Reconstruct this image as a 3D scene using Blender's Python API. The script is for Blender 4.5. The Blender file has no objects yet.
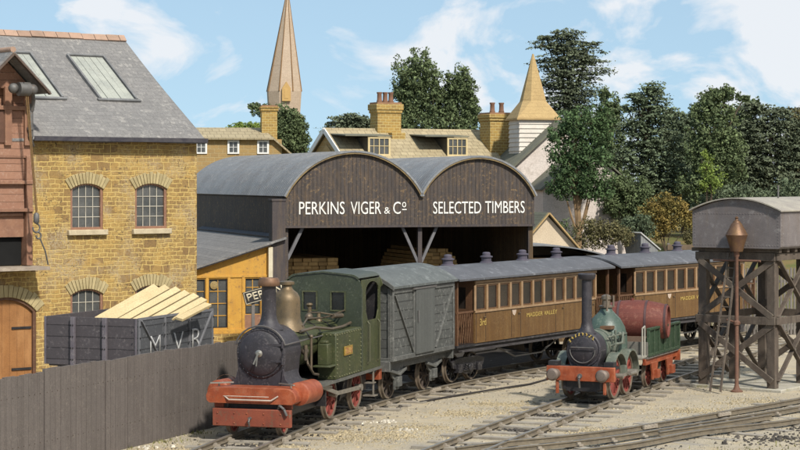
import bpy, bmesh, math, random
from mathutils import Vector, Matrix
from mathutils.geometry import tessellate_polygon
R=math.radians; PI=math.pi
S=bpy.context.scene; C=S.collection
# ---------------- camera, sky, sun, exposure ----------------
CAMH=5.9; FPX=2000.0; HY=180.0
cd=bpy.data.cameras.new('camera'); cam=bpy.data.objects.new('camera',cd); C.objects.link(cam)
cam.location=(0,0,CAMH); cam.rotation_euler=(R(90),0,0)
cd.sensor_width=36; cd.lens=36*FPX/800; cd.shift_y=-(225-HY)/800; cd.clip_start=.5; cd.clip_end=3000
S.camera=cam
S.view_settings.view_transform='Standard'; S.view_settings.look='None'; S.view_settings.gamma=1
S.view_settings.exposure=0.40; S.view_settings.use_curve_mapping=False
SUN_EL=R(44); SUN_AZ=R(152)     # azimuth clockwise from +Y (north); the sun stands right of and behind the camera
w=bpy.data.worlds.new('World'); S.world=w; w.use_nodes=True
nt=w.node_tree; nt.nodes.clear()
def N(t,kind,**k):
    n=t.nodes.new(kind)
    for a,b in k.items(): setattr(n,a,b)
    return n
out=N(nt,'ShaderNodeOutputWorld'); bg=N(nt,'ShaderNodeBackground'); sky=N(nt,'ShaderNodeTexSky')
sky.sky_type='NISHITA'; sky.sun_disc=False; sky.sun_elevation=SUN_EL; sky.sun_rotation=SUN_AZ
sky.air_density=1.0; sky.dust_density=.6; sky.ozone_density=2.0
tc=N(nt,'ShaderNodeTexCoord'); mp=N(nt,'ShaderNodeMapping'); 
mp.inputs['Location'].default_value=(0,0,.12)
nt.links.new(tc.outputs['Generated'],mp.inputs['Vector'])
nt.links.new(mp.outputs[0],sky.inputs['Vector'])
# clouds by direction
m2=N(nt,'ShaderNodeMapping'); m2.inputs['Scale'].default_value=(15,15,26); m2.inputs['Location'].default_value=(5.3,0,1.35)
nt.links.new(tc.outputs['Generated'],m2.inputs['Vector'])
n1=N(nt,'ShaderNodeTexNoise'); n1.inputs['Scale'].default_value=1.0; n1.inputs['Detail'].default_value=7; n1.inputs['Roughness'].default_value=.55; n1.inputs['Distortion'].default_value=.5
nt.links.new(m2.outputs[0],n1.inputs['Vector'])
sep=N(nt,'ShaderNodeSeparateXYZ'); nt.links.new(tc.outputs['Generated'],sep.inputs[0])
ad=N(nt,'ShaderNodeMath',operation='MULTIPLY_ADD'); ad.inputs[1].default_value=.45; nt.links.new(sep.outputs['X'],ad.inputs[0]); nt.links.new(n1.outputs['Fac'],ad.inputs[2])
cr=N(nt,'ShaderNodeValToRGB'); cr.color_ramp.elements[0].position=.50; cr.color_ramp.elements[0].color=(0,0,0,1); cr.color_ramp.elements[1].position=.60; cr.color_ramp.elements[1].color=(.85,.85,.85,1)
nt.links.new(ad.outputs[0],cr.inputs[0])
mixc=N(nt,'ShaderNodeMix',data_type='RGBA'); 
tint=N(nt,'ShaderNodeMix',data_type='RGBA',blend_type='MULTIPLY'); tint.inputs[0].default_value=1; tint.inputs[7].default_value=(1.12,1.15,1.0,1)
nt.links.new(sky.outputs[0],tint.inputs[6])
hz=N(nt,'ShaderNodeMix',data_type='RGBA'); hz.inputs[0].default_value=.5; nt.links.new(tint.outputs[2],hz.inputs[6]); hz.inputs[7].default_value=(3.7,5.1,6.6,1)
nt.links.new(cr.outputs[0],mixc.inputs[0]); nt.links.new(hz.outputs[2],mixc.inputs[6]); mixc.inputs[7].default_value=(6.7,6.8,7.0,1)
nt.links.new(mixc.outputs[2],bg.inputs[0]); bg.inputs[1].default_value=.102
nt.links.new(bg.outputs[0],out.inputs[0])
sl=bpy.data.lights.new('sun','SUN'); sl.energy=3.9; sl.angle=R(3); sl.color=(1,.95,.86)
so=bpy.data.objects.new('sun',sl); C.objects.link(so)
sd=Vector((math.sin(SUN_AZ)*math.cos(SUN_EL),math.cos(SUN_AZ)*math.cos(SUN_EL),math.sin(SUN_EL)))
so.rotation_euler=sd.to_track_quat('Z','Y').to_euler()
so.location=(20,-20,40)

# ---------------- materials ----------------
def at(px,py,Y): return Vector(((px-400)/FPX*Y,Y,CAMH-(py-HY)/FPX*Y))
MATS={}
WEARS={'sawn_pale_timber':((.25,.18,.08),.02,.8),'grey_van_boards':((.26,.26,.24),),'tender_deck_grey':((.3,.3,.26),),'weathered_red_paint':((.42,.22,.13),),'rusty_red_beam':((.36,.22,.14),),'olive_green_engine':((.19,.19,.11),),'dark_green_cab':((.20,.22,.16),),'smokebox_purple_black':((.17,.15,.16),),'grey_van_frame':((.28,.28,.25),),'pale_sage_green':((.34,.34,.28),),'tender_green':((.16,.20,.12),),'coach_end_brown':((.26,.16,.09),),'red_brown_paint':((.48,.33,.24),),'tower_timber':((.22,.185,.14),),'dark_barge':((.25,.18,.12),)}
def mat(name,c1,c2=None,rough=.75,metal=0,sc=3.,amt=.8,bump=.15,c3=None,a3=.35,s3=14.,pat=None,streak=None,spec=.35,isl=0.0,trans=0,wear=None):
    """c1/c2 large mottling, c3 wear patches, pat=(kind,...) printed into bump and colour"""
    if name in MATS: return MATS[name]
    wear=wear or WEARS.get(name)
    m=bpy.data.materials.new(name); m.use_nodes=True; t=m.node_tree; t.nodes.clear()
    L=t.links.new
    o=N(t,'ShaderNodeOutputMaterial'); p=N(t,'ShaderNodeBsdfPrincipled')
    p.inputs['Roughness'].default_value=rough; p.inputs['Metallic'].default_value=metal
    p.inputs['Specular IOR Level'].default_value=spec
    L(p.outputs[0],o.inputs[0])
    tc=N(t,'ShaderNodeTexCoord'); vec=tc.outputs['Object']
    c2=c2 or tuple(x*.7 for x in c1)
    def noise(scale,detail=4,v=vec,rg=.6):
        n=N(t,'ShaderNodeTexNoise'); n.inputs['Scale'].default_value=scale; n.inputs['Detail'].default_value=detail; n.inputs['Roughness'].default_value=rg
        L(v,n.inputs['Vector']); return n.outputs['Fac']
    def ramp(f,a,b):
        r=N(t,'ShaderNodeMapRange'); r.inputs[1].default_value=a; r.inputs[2].default_value=b; L(f,r.inputs[0]); return r.outputs[0]
    def mix(f,a,b,mode='MIX'):
        x=N(t,'ShaderNodeMix',data_type='RGBA',blend_type=mode)
        if isinstance(f,(int,float)): x.inputs[0].default_value=f
        else: L(f,x.inputs[0])
        for i,q in ((6,a),(7,b)):
            if isinstance(q,tuple): x.inputs[i].default_value=(*q[:3],1)
            else: L(q,x.inputs[i])
        return x.outputs[2]
    def mul(a,b):
        x=N(t,'ShaderNodeMath',operation='MULTIPLY')
        L(a,x.inputs[0])
        if isinstance(b,(int,float)): x.inputs[1].default_value=b
        else: L(b,x.inputs[1])
        return x.outputs[0]
    def add(a,b):
        x=N(t,'ShaderNodeMath',operation='ADD'); L(a,x.inputs[0]); L(b,x.inputs[1]); return x.outputs[0]
    col=mix(mul(ramp(noise(sc),.35,.65),amt),tuple(c1),tuple(c2))
    fine=noise(sc*14,5,rg=.7)
    height=mul(fine,.5)
    if isl:
        g=N(t,'ShaderNodeNewGeometry'); r=g.outputs['Random Per Island']
        rr=ramp(r,0,1); v=N(t,'ShaderNodeMapRange'); v.inputs[3].default_value=1-isl; v.inputs[4].default_value=1+isl; L(r,v.inputs[0])
        vv=N(t,'ShaderNodeCombineColor'); 
        for i in range(3): L(v.outputs[0],vv.inputs[i])
        col=mix(1.0,col,vv.outputs[0],'MULTIPLY')
    if pat:
        kind=pat[0]
        sx=N(t,'ShaderNodeSeparateXYZ'); L(vec,sx.inputs[0])
        if kind in('wall','wallstone','vplank'):
            u=add(sx.outputs['X'],sx.outputs['Y']); v=sx.outputs['Z']
        elif kind=='roofx': u=sx.outputs['X']; v=mul(sx.outputs['Z'],1.7)
        elif kind=='roofy': u=sx.outputs['Y']; v=mul(sx.outputs['Z'],1.7)
        elif kind=='xz': u=sx.outputs['X']; v=sx.outputs['Z']
        elif kind=='xy': u=sx.outputs['X']; v=sx.outputs['Y']
        if kind in('wallstone','wall','roofx','roofy'):
            # a little wander so courses are not ruler straight
            wn=N(t,'ShaderNodeTexNoise'); wn.inputs['Scale'].default_value=2.2; L(vec,wn.inputs['Vector'])
            sc2=N(t,'ShaderNodeSeparateColor'); L(wn.outputs['Color'],sc2.inputs[0])
            k=.12 if kind=='wallstone' else .03
            u=add(u,mul(sc2.outputs[0],k)); v=add(v,mul(sc2.outputs[1],k))
        cx=N(t,'ShaderNodeCombineXYZ'); 
        if kind=='vplank': L(v,cx.inputs[0]); L(u,cx.inputs[1])
        else: L(u,cx.inputs[0]); L(v,cx.inputs[1])
        bw,bh,mo,mc,ca,cb,bs=pat[1:8]
        b=N(t,'ShaderNodeTexBrick'); L(cx.outputs[0],b.inputs['Vector']); b.inputs['Scale'].default_value=1
        b.inputs['Brick Width'].default_value=bw; b.inputs['Row Height'].default_value=bh; b.inputs['Mortar Size'].default_value=mo
        b.inputs['Mortar Smooth'].default_value=.25; b.inputs['Bias'].default_value=0
        b.inputs['Color1'].default_value=(*ca,1); b.inputs['Color2'].default_value=(*cb,1); b.inputs['Mortar'].default_value=(*mc,1)
        b.offset=.5 if kind!='vplank' else .37
        bc=b.outputs['Color']; bf=b.outputs['Fac']
        if kind=='wallstone':
            b2=N(t,'ShaderNodeTexBrick'); L(cx.outputs[0],b2.inputs['Vector']); b2.inputs['Scale'].default_value=1
            b2.inputs['Brick Width'].default_value=bw*1.7; b2.inputs['Row Height'].default_value=bh*2; b2.inputs['Mortar Size'].default_value=mo
            b2.inputs['Mortar Smooth'].default_value=.25; b2.offset=.5
            b2.inputs['Color1'].default_value=(*cb,1); b2.inputs['Color2'].default_value=(*(pat[8]),1); b2.inputs['Mortar'].default_value=(*mc,1)
            # choose which courses use the big stones with a blocky random
            wv=N(t,'ShaderNodeTexWhiteNoise',noise_dimensions='2D')
            fl=N(t,'ShaderNodeVectorMath',operation='SNAP'); fl.inputs[1].default_value=(bw*1.7,bh*2,1); L(cx.outputs[0],fl.inputs[0]); L(fl.outputs[0],wv.inputs['Vector'])
            sel=N(t,'ShaderNodeMath',operation='GREATER_THAN'); sel.inputs[1].default_value=.74; L(wv.outputs['Value'],sel.inputs[0])
            bc=mix(sel.outputs[0],bc,b2.outputs['Color'])
            fm=N(t,'ShaderNodeMix',data_type='FLOAT'); L(sel.outputs[0],fm.inputs[0]); L(bf,fm.inputs[2]); L(b2.outputs['Fac'],fm.inputs[3]); bf=fm.outputs[0]
            gr=ramp(noise(.75,4),.48,.62)
            stn=N(t,'ShaderNodeTexVoronoi'); stn.inputs['Scale'].default_value=3.1; L(cx.outputs[0],stn.inputs['Vector']); sc3=N(t,'ShaderNodeSeparateColor'); L(stn.outputs['Color'],sc3.inputs[0])
            bc=mix(mul(ramp(sc3.outputs[0],.45,.9),.55),bc,(.17,.095,.04)); bc=mix(mul(ramp(sc3.outputs[1],.5,.9),.6),bc,(.56,.36,.10)); bc=mix(mul(ramp(noise(9,6,rg=.75),.52,.62),.45),bc,(.14,.085,.035))
            bc=mix(mul(mul(ramp(bf,.2,1),.9),ramp(noise(2.4,4),.3,.5)),bc,mc)
            bc=mix(mul(mul(gr,ramp(noise(16,5,rg=.75),.42,.55)),.75),bc,pat[9])
        tone=mix(mul(noise(sc*4,4),.55),bc,tuple(x*.55 for x in c2))
        col=mix(pat[-1] if isinstance(pat[-1],float) else .8,col,tone) 
        inv=N(t,'ShaderNodeMath',operation='SUBTRACT'); inv.inputs[0].default_value=1; L(bf,inv.inputs[1])
        height=add(height,mul(inv.outputs[0],bs))
    if streak:
        ms=N(t,'ShaderNodeMapping'); ms.inputs['Scale'].default_value=streak[1] if len(streak)>1 else (9,9,.7); L(vec,ms.inputs['Vector'])
        col=mix(mul(ramp(noise(1.0,5,ms.outputs[0]),.48,.66),streak[2] if len(streak)>2 else .6),col,tuple(streak[0]))
    if c3:
        big=ramp(noise(sc*.9+.7,3),.42,.62)
        col=mix(mul(mul(ramp(noise(s3,6,rg=.72),.52,.62),big),a3*1.6),col,tuple(c3))
    # fine grain in the paint or stone
    gcol=mix(ramp(noise(sc*22,3),.3,.7),(.80,.80,.80),(1.12,1.12,1.12))
    col=mix(1.0,col,gcol,'MULTIPLY')
    if wear:
        bv=N(t,'ShaderNodeBevel'); bv.samples=3; bv.inputs['Radius'].default_value=wear[1] if len(wear)>1 else .022
        gn=N(t,'ShaderNodeNewGeometry'); dp=N(t,'ShaderNodeVectorMath',operation='DOT_PRODUCT'); L(bv.outputs[0],dp.inputs[0]); L(gn.outputs['Normal'],dp.inputs[1])
        e=N(t,'ShaderNodeMapRange'); e.inputs[1].default_value=.99; e.inputs[2].default_value=.80; L(dp.outputs['Value'],e.inputs[0])
        col=mix(mul(mul(e.outputs[0],ramp(noise(9,5,rg=.7),.40,.58)),wear[2] if len(wear)>2 else .75),col,wear[0])
    L(col,p.inputs['Base Color'])
    rr=N(t,'ShaderNodeMapRange'); rr.inputs[3].default_value=max(.05,rough-.12); rr.inputs[4].default_value=min(1,rough+.15); L(fine,rr.inputs[0]); L(rr.outputs[0],p.inputs['Roughness'])
    bp=N(t,'ShaderNodeBump'); bp.inputs['Strength'].default_value=min(1,bump*2.5); bp.inputs['Distance'].default_value=.02; L(height,bp.inputs['Height']); L(bp.outputs[0],p.inputs['Normal'])
    if trans: p.inputs['Transmission Weight'].default_value=trans
    MATS[name]=m; return m

# ---------------- mesh builder ----------------
class MB:
    def __init__(s,M=None): s.v=[]; s.f=[]; s.M=M
    def _a(s,vs,fs):
        n=len(s.v)
        if s.M is not None: vs=[s.M@Vector(q) for q in vs]
        s.v+= [tuple(q) for q in vs]; s.f+=[tuple(i+n for i in f) for f in fs]; return s
    def box(s,x0,x1,y0,y1,z0,z1):
        return s._a([(x0,y0,z0),(x1,y0,z0),(x1,y1,z0),(x0,y1,z0),(x0,y0,z1),(x1,y0,z1),(x1,y1,z1),(x0,y1,z1)],
            [(0,3,2,1),(4,5,6,7),(0,1,5,4),(1,2,6,5),(2,3,7,6),(3,0,4,7)])
    def hexa(s,b,t): return s._a(list(b)+list(t),[(0,3,2,1),(4,5,6,7),(0,1,5,4),(1,2,6,5),(2,3,7,6),(3,0,4,7)])
    def bar(s,p,q,w,h,up=(0,0,1)):
        p=Vector(p);q=Vector(q);d=(q-p).normalized();up=Vector(up)
        if abs(d.dot(up))>.99: up=Vector((0,1,0))
        a=d.cross(up).normalized()*(w/2); b=a.cross(d).normalized()*(h/2)
        return s.hexa([p-a-b,p+a-b,p+a+b,p-a+b],[q-a-b,q+a-b,q+a+b,q-a+b])
    def tube(s,p,q,r0,r1=None,n=14,caps=True):
        r1=r0 if r1 is None else r1; p=Vector(p);q=Vector(q)
        d=(q-p).normalized(); up=Vector((0,0,1)) if abs(d.z)<.9 else Vector((1,0,0))
        a=d.cross(up).normalized(); b=d.cross(a)
        vs=[p+(a*math.cos(2*PI*i/n)+b*math.sin(2*PI*i/n))*r0 for i in range(n)]+[q+(a*math.cos(2*PI*i/n)+b*math.sin(2*PI*i/n))*r1 for i in range(n)]
        fs=[(i,(i+1)%n,n+(i+1)%n,n+i) for i in range(n)]
        if caps: fs+=[tuple(range(n-1,-1,-1)),tuple(range(n,2*n))]
        return s._a(vs,fs)
    def path(s,pts,r,n=8):
        for a,b in zip(pts,pts[1:]): s.tube(a,b,r,r,n)
        return s
    def lathe(s,prof,o=(0,0,0),ax=(0,0,1),n=24,a0=0,a1=2*PI):
        o=Vector(o); d=Vector(ax).normalized(); up=Vector((0,0,1)) if abs(d.z)<.9 else Vector((1,0,0))
        a=d.cross(up).normalized(); b=d.cross(a); vs=[];fs=[]; m=len(prof); full=abs(a1-a0-2*PI)<1e-6
        k=n if full else n+1
        for i in range(k):
            t=a0+(a1-a0)*i/n
            for r,z in prof: vs.append(o+(a*math.cos(t)+b*math.sin(t))*r+d*z)
        for i in range(n):
            j=(i+1)%k
            for q in range(m-1): fs.append((i*m+q,j*m+q,j*m+q+1,i*m+q+1))
        return s._a(vs,fs)
    def prism(s,poly,plane,a0,a1,holes=()):
        """2-D outline (with holes) extruded along the third axis"""
        def P(u,v,w): return {'xz':(u,w,v),'yz':(w,u,v),'xy':(u,v,w)}[plane]
        loops=[list(poly)]+[list(h) for h in holes]
        tri=tessellate_polygon([[Vector((u,v,0)) for u,v in l] for l in loops])
        flat=[q for l in loops for q in l]; n=len(flat)
        vs=[P(u,v,a0) for u,v in flat]+[P(u,v,a1) for u,v in flat]
        fs=[tuple(t) for t in tri]+[tuple(i+n for i in reversed(t)) for t in tri]
        o=0
        for l in loops:
            k=len(l)
            for i in range(k): fs.append((o+i,o+(i+1)%k,n+o+(i+1)%k,n+o+i))
            o+=k
        return s._a(vs,fs)
    def sheet(s,pts,th,nrm):
        """a closed polygon given in 3-D, thickened along nrm"""
        nrm=Vector(nrm).normalized()*th; n=len(pts); pts=[Vector(p) for p in pts]
        return s._a(pts+[p+nrm for p in pts],[tuple(range(n-1,-1,-1)),tuple(range(n,2*n))]+[(i,(i+1)%n,n+(i+1)%n,n+i) for i in range(n)])
    def sph(s,c,r,sz=(1,1,1),n=12,m=8):
        prof=[(math.sin(PI*i/m)*r,-math.cos(PI*i/m)*r) for i in range(m+1)]
        M0=s.M; T=Matrix.Translation(Vector(c))@Matrix.Diagonal((*sz,1)); s.M=(M0@T) if M0 is not None else T
        s.lathe(prof,n=n); s.M=M0; return s
    def build(s,name,m,parent=None,label=None,bevel=0,smooth=True,ang=38,fix=True):
        me=bpy.data.meshes.new(name); me.from_pydata(s.v,[],s.f); me.materials.append(m)
        if fix:
            bm=bmesh.new(); bm.from_mesh(me)
            bmesh.ops.remove_doubles(bm,verts=bm.verts,dist=1e-5)
            bmesh.ops.recalc_face_normals(bm,faces=bm.faces); bm.to_mesh(me); bm.free()
        if smooth:
            me.polygons.foreach_set('use_smooth',[True]*len(me.polygons)); me.set_sharp_from_angle(angle=R(ang))
        me.update()
        o=bpy.data.objects.new(name,me); C.objects.link(o)
        if parent: o.parent=parent
        if label: o['label']=label
        if bevel:
            b=o.modifiers.new('bevel','BEVEL'); b.width=bevel; b.segments=2; b.limit_method='ANGLE'; b.angle_limit=R(40)
        return o
def thing(name,label,cat,loc=(0,0,0),rz=0,group=None):
    o=bpy.data.objects.new(name,None); C.objects.link(o); o.location=loc; o.rotation_euler=(0,0,rz); o.empty_display_size=.2
    o['label']=label; o['category']=cat
    if group: o['group']=group
    return o
def tag(o,label,cat,group=None,kind=None):
    o['label']=label; o['category']=cat
    if group:o['group']=group
    if kind:o['kind']=kind
    return o
def parts(name,m,parent,mbs,**k):
    for b in mbs: b.build(name,m,parent,**k)
def struct(o): o['kind']='structure'; return o
def text(string,name,m,parent,origin,right,up,width=None,height=None,depth=.012,fat=0.0,shear=0):
    cu=bpy.data.curves.new('t','FONT'); cu.body=string; cu.size=1; cu.offset=fat; cu.extrude=.0; cu.resolution_u=3; cu.shear=shear
    ob=bpy.data.objects.new('t',cu); C.objects.link(ob)
    me=bpy.data.meshes.new_from_object(ob.evaluated_get(bpy.context.evaluated_depsgraph_get()))
    bpy.data.objects.remove(ob)
    xs=[v.co.x for v in me.vertices]; ys=[v.co.y for v in me.vertices]
    x0,x1,y0,y1=min(xs),max(xs),min(ys),max(ys)
    sy=height/(y1-y0) if height else width/(x1-x0); sx=width/(x1-x0) if width else sy
    r=Vector(right).normalized(); u=Vector(up).normalized(); nn=r.cross(u); o=Vector(origin)
    for v in me.vertices: v.co=o+r*((v.co.x-x0)*sx)+u*((v.co.y-y0)*sy)+nn*0.004
    me.name=name; me.materials.clear(); me.materials.append(m)
    o2=bpy.data.objects.new(name,me); C.objects.link(o2); o2.parent=parent
    md=o2.modifiers.new('s','SOLIDIFY'); md.thickness=depth; md.offset=1
    return o2
def copy_tree(o,parent=None):
    c=o.copy(); C.objects.link(c)
    if parent: c.parent=parent
    for ch in list(o.children): copy_tree(ch,c)
    return c
def arc(cx,cy,r,a0,a1,n=12): return [(cx+r*math.cos(a0+(a1-a0)*i/n),cy+r*math.sin(a0+(a1-a0)*i/n)) for i in range(n+1)]
def segarc(x0,x1,z,rise,n=10):
    """points of a segmental arch from x1 back to x0 at springing z"""
    h=(x1-x0)/2; r=(h*h+rise*rise)/(2*rise); a=math.asin(min(1,h/r)); cx=(x0+x1)/2; cz=z+rise-r
    return [(cx+r*math.sin(a-2*a*i/n),cz+r*math.cos(a-2*a*i/n)) for i in range(n+1)]
# ---------------- palette ----------------
stone=mat('ironstone',(.50,.33,.12),(.40,.25,.09),rough=.9,sc=1.2,bump=.5,
  pat=('wallstone',.27,.13,.022,(.62,.45,.16),(.43,.29,.095),(.28,.18,.07),1.0,(.17,.105,.05),(.42,.37,.27),.9),c3=(.11,.075,.04),a3=.8,s3=13)
vous=mat('voussoir_stone',(.42,.34,.18),(.31,.25,.13),rough=.9,sc=4,bump=.4,isl=.14)
slate=mat('roof_slate',(.225,.218,.212),(.175,.17,.168),rough=.8,sc=.9,bump=.22,
  pat=('roofx',.30,.20,.008,(.12,.116,.112),(.225,.215,.205),(.175,.168,.162),.5,.75),c3=(.36,.34,.31),a3=.35,s3=6)
ridge_m=mat('ridge_tile',(.36,.235,.17),(.26,.18,.13),rough=.85,sc=3,bump=.3,isl=.15)
gutter=mat('gutter_lead',(.045,.042,.055),(.09,.085,.09),rough=.5,sc=4)
brownwood=mat('brown_boards',(.34,.18,.115),(.26,.13,.085),rough=.75,sc=3,bump=.25,pat=('wall',5.,.22,.009,(.10,.05,.03),(.37,.20,.13),(.30,.155,.10),.7,.8),c3=(.42,.29,.22),a3=.3)
redbrown=mat('red_brown_paint',(.27,.14,.085),(.20,.10,.065),rough=.7,sc=4,c3=(.38,.25,.17),a3=.3)
doorwood=mat('ochre_brown_door',(.33,.15,.05),(.20,.085,.03),rough=.6,sc=1.8,bump=.25,streak=((.42,.22,.09),(2,2,.6),.6),pat=('vplank',4.,.24,.006,(.10,.04,.015),(.34,.16,.055),(.25,.11,.035),.4,.6))
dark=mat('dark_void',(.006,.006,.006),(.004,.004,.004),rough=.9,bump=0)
tarboard=mat('tarred_boards',(.078,.063,.057),(.05,.041,.038),rough=.75,sc=1.5,bump=.35,
  pat=('vplank',30.,.135,.012,(.02,.016,.014),(.082,.068,.061),(.058,.048,.044),.7,.7),streak=((.19,.12,.06),(8,8,1.6),.28),c3=(.36,.23,.10),a3=.30,s3=10)
tarpost=mat('tarred_post',(.05,.042,.045),(.075,.06,.055),rough=.7,sc=2,streak=((.16,.11,.06),(8,8,.8),.3))
corr=mat('corrugated_grey',(.215,.222,.232),(.165,.172,.182),rough=.55,sc=.8,bump=.2,c3=(.34,.335,.32),a3=.35,s3=5,streak=((.14,.125,.115),(1.2,.9,1.2),.35))
wornedge=mat('worn_timber_edge',(.26,.19,.09),(.12,.085,.05),rough=.8,sc=5)
inboard=mat('shed_inner_boards',(.16,.10,.05),(.09,.06,.035),rough=.85,sc=1.5,bump=.3,pat=('vplank',30.,.2,.010,(.02,.013,.01),(.17,.11,.055),(.09,.06,.035),.7,.8))
yellow=mat('yellow_ochre_paint',(.55,.30,.05),(.46,.235,.04),rough=.65,sc=2.5,bump=.15,c3=(.25,.14,.05),a3=.65,s3=8,streak=((.36,.20,.06),(7,7,.9),.35))
cream=mat('cream_paint',(.62,.55,.40),(.50,.43,.30),rough=.7,sc=4)
white=mat('white_paint',(.78,.77,.73),(.66,.65,.61),rough=.7,sc=5)
blackp=mat('black_paint',(.016,.015,.017),(.03,.028,.03),rough=.45,sc=4,c3=(.12,.10,.08),a3=.25)
glassm=mat('old_window_glass',(.05,.055,.055),(.10,.10,.095),rough=.16,sc=1.5,spec=.6,bump=.02,amt=1)
weathergrey=mat('grey_weathered_timber',(.17,.15,.135),(.10,.088,.08),rough=.85,sc=2.5,bump=.3,streak=((.26,.235,.20),(6,6,1.0),.5))
towerwood=mat('tower_timber',(.105,.080,.062),(.058,.045,.036),rough=.8,sc=2.2,bump=.3,streak=((.16,.13,.10),(5,5,1.6),.5),c3=(.22,.19,.15),a3=.15,s3=12)
timberm=mat('sawn_pale_timber',(.52,.41,.23),(.44,.34,.18),rough=.7,sc=1.2,bump=.12,isl=.10)
timber2=mat('stacked_tan_timber',(.50,.31,.12),(.36,.21,.075),rough=.75,sc=3,isl=.3)
fencem=mat('grey_brown_fence',(.14,.12,.108),(.11,.094,.085),rough=.8,sc=1.6,bump=.25,
  pat=('vplank',40.,.20,.006,(.06,.05,.046),(.148,.126,.113),(.122,.104,.093),.55,.7),c3=(.20,.17,.145),a3=.3,s3=18,streak=((.085,.07,.062),(6,6,.5),.45),isl=.13)
wagonp=mat('purple_grey_wagon',(.078,.068,.074),(.056,.049,.054),rough=.7,sc=2.5,bump=.25,pat=('wall',30.,.30,.016,(.015,.013,.016),(.086,.075,.081),(.063,.055,.06),.8,.8),c3=(.19,.17,.17),a3=.3,s3=12)
wagong=mat('slate_grey_wagon',(.09,.093,.10),(.062,.065,.072),rough=.7,sc=2.5,bump=.25,pat=('wall',30.,.30,.016,(.02,.02,.024),(.10,.103,.112),(.07,.073,.08),.8,.8),c3=(.24,.24,.24),a3=.35,s3=12)
# ---------------- ground ----------------
def sstep(a,b,x):
    t=max(0,min(1,(x-a)/(b-a))); return t*t*(3-2*t)
def hsh(x,y):
    return (math.sin(x*1.3+y*.7)+math.sin(x*.53-y*1.1+2)+math.sin(x*2.9+y*2.3+1)*.4)/2.4
def gz(x,y):
    y0=85-9*sstep(3,8,x)
    z=3.4*sstep(y0,y0+14,y)+.018*hsh(x,y)
    if y>110: z-= .0
    return z
gm=bpy.data.materials.new('yard_dirt'); gm.use_nodes=True
def ground_mat():
    t=gm.node_tree; t.nodes.clear(); L=t.links.new
    o=N(t,'ShaderNodeOutputMaterial'); p=N(t,'ShaderNodeBsdfPrincipled'); p.inputs['Roughness'].default_value=.95; p.inputs['Specular IOR Level'].default_value=.1; L(p.outputs[0],o.inputs[0])
    tc=N(t,'ShaderNodeTexCoord'); v=tc.outputs['Object']
    def noise(s,d=5,r=.6):
        n=N(t,'ShaderNodeTexNoise'); n.inputs['Scale'].default_value=s; n.inputs['Detail'].default_value=d; n.inputs['Roughness'].default_value=r; L(v,n.inputs['Vector']); return n.outputs['Fac']
    def ramp(f,a,b,m=1):
        r=N(t,'ShaderNodeMapRange'); r.inputs[1].default_value=a; r.inputs[2].default_value=b; r.inputs[4].default_value=m; L(f,r.inputs[0]); return r.outputs[0]
    def mix(f,a,b,mode='MIX'):
        x=N(t,'ShaderNodeMix',data_type='RGBA',blend_type=mode)
        if isinstance(f,float): x.inputs[0].default_value=f
        else: L(f,x.inputs[0])
        for i,q in ((6,a),(7,b)):
            if isinstance(q,tuple): x.inputs[i].default_value=(*q,1)
            else: L(q,x.inputs[i])
        return x.outputs[2]
    c=mix(ramp(noise(.55,4),.38,.62),(.49,.42,.305),(.40,.35,.27))
    c=mix(ramp(noise(1.7,6,.7),.50,.62,.6),c,(.46,.37,.22))
    c=mix(ramp(noise(.9,6,.75),.55,.66,.55),c,(.27,.24,.20))
    c=mix(ramp(noise(22,4,.7),.58,.72,.45),c,(.22,.19,.15))
    c=mix(ramp(noise(30,3,.6),.62,.74,.35),c,(.62,.57,.48))
    sx=N(t,'ShaderNodeSeparateXYZ'); L(v,sx.inputs[0])
    g=ramp(sx.outputs['Z'],.15,.6)
    c=mix(g,c,mix(ramp(noise(1.2),.4,.6),(.12,.13,.05),(.20,.15,.07)))
    L(c,p.inputs['Base Color'])
    bp=N(t,'ShaderNodeBump'); bp.inputs['Strength'].default_value=.9; bp.inputs['Distance'].default_value=.05
    a=N(t,'ShaderNodeMath',operation='ADD'); L(noise(18,6,.75),a.inputs[0]); L(noise(2.5,5),a.inputs[1]); L(a.outputs[0],bp.inputs['Height']); L(bp.outputs[0],p.inputs['Normal'])
ground_mat()
g=MB(); xs=[-900,-200,-60]+[-30+i*.75 for i in range(81)]+[60,200,900]; ys=[-300,-20,20,34]+[38+i*.75 for i in range(96)]+[112,125,180,500,1800]
vs=[(x,y,gz(x,y) if abs(x)<61 else gz(x,y)) for y in ys for x in xs]; nx=len(xs)
g._a(vs,[(j*nx+i,j*nx+i+1,(j+1)*nx+i+1,(j+1)*nx+i) for j in range(len(ys)-1) for i in range(nx-1)])
struct(g.build('ground',gm))
ash=mat('painted_shade_floor',(.045,.04,.035),(.03,.027,.025),rough=.95,sc=3,bump=.3,c3=(.12,.11,.09),a3=.3)  # shade beneath the coaches and inside the shed, painted as near-black ground colour
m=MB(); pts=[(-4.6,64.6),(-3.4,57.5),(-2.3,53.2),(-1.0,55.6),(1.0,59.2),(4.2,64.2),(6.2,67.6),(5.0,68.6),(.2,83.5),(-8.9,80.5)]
m.prism(pts,'xy',-.2,.032); struct(m.build('painted_shade_sheet',ash))  # added sheet carrying that painted shade from the track into the shed

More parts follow.
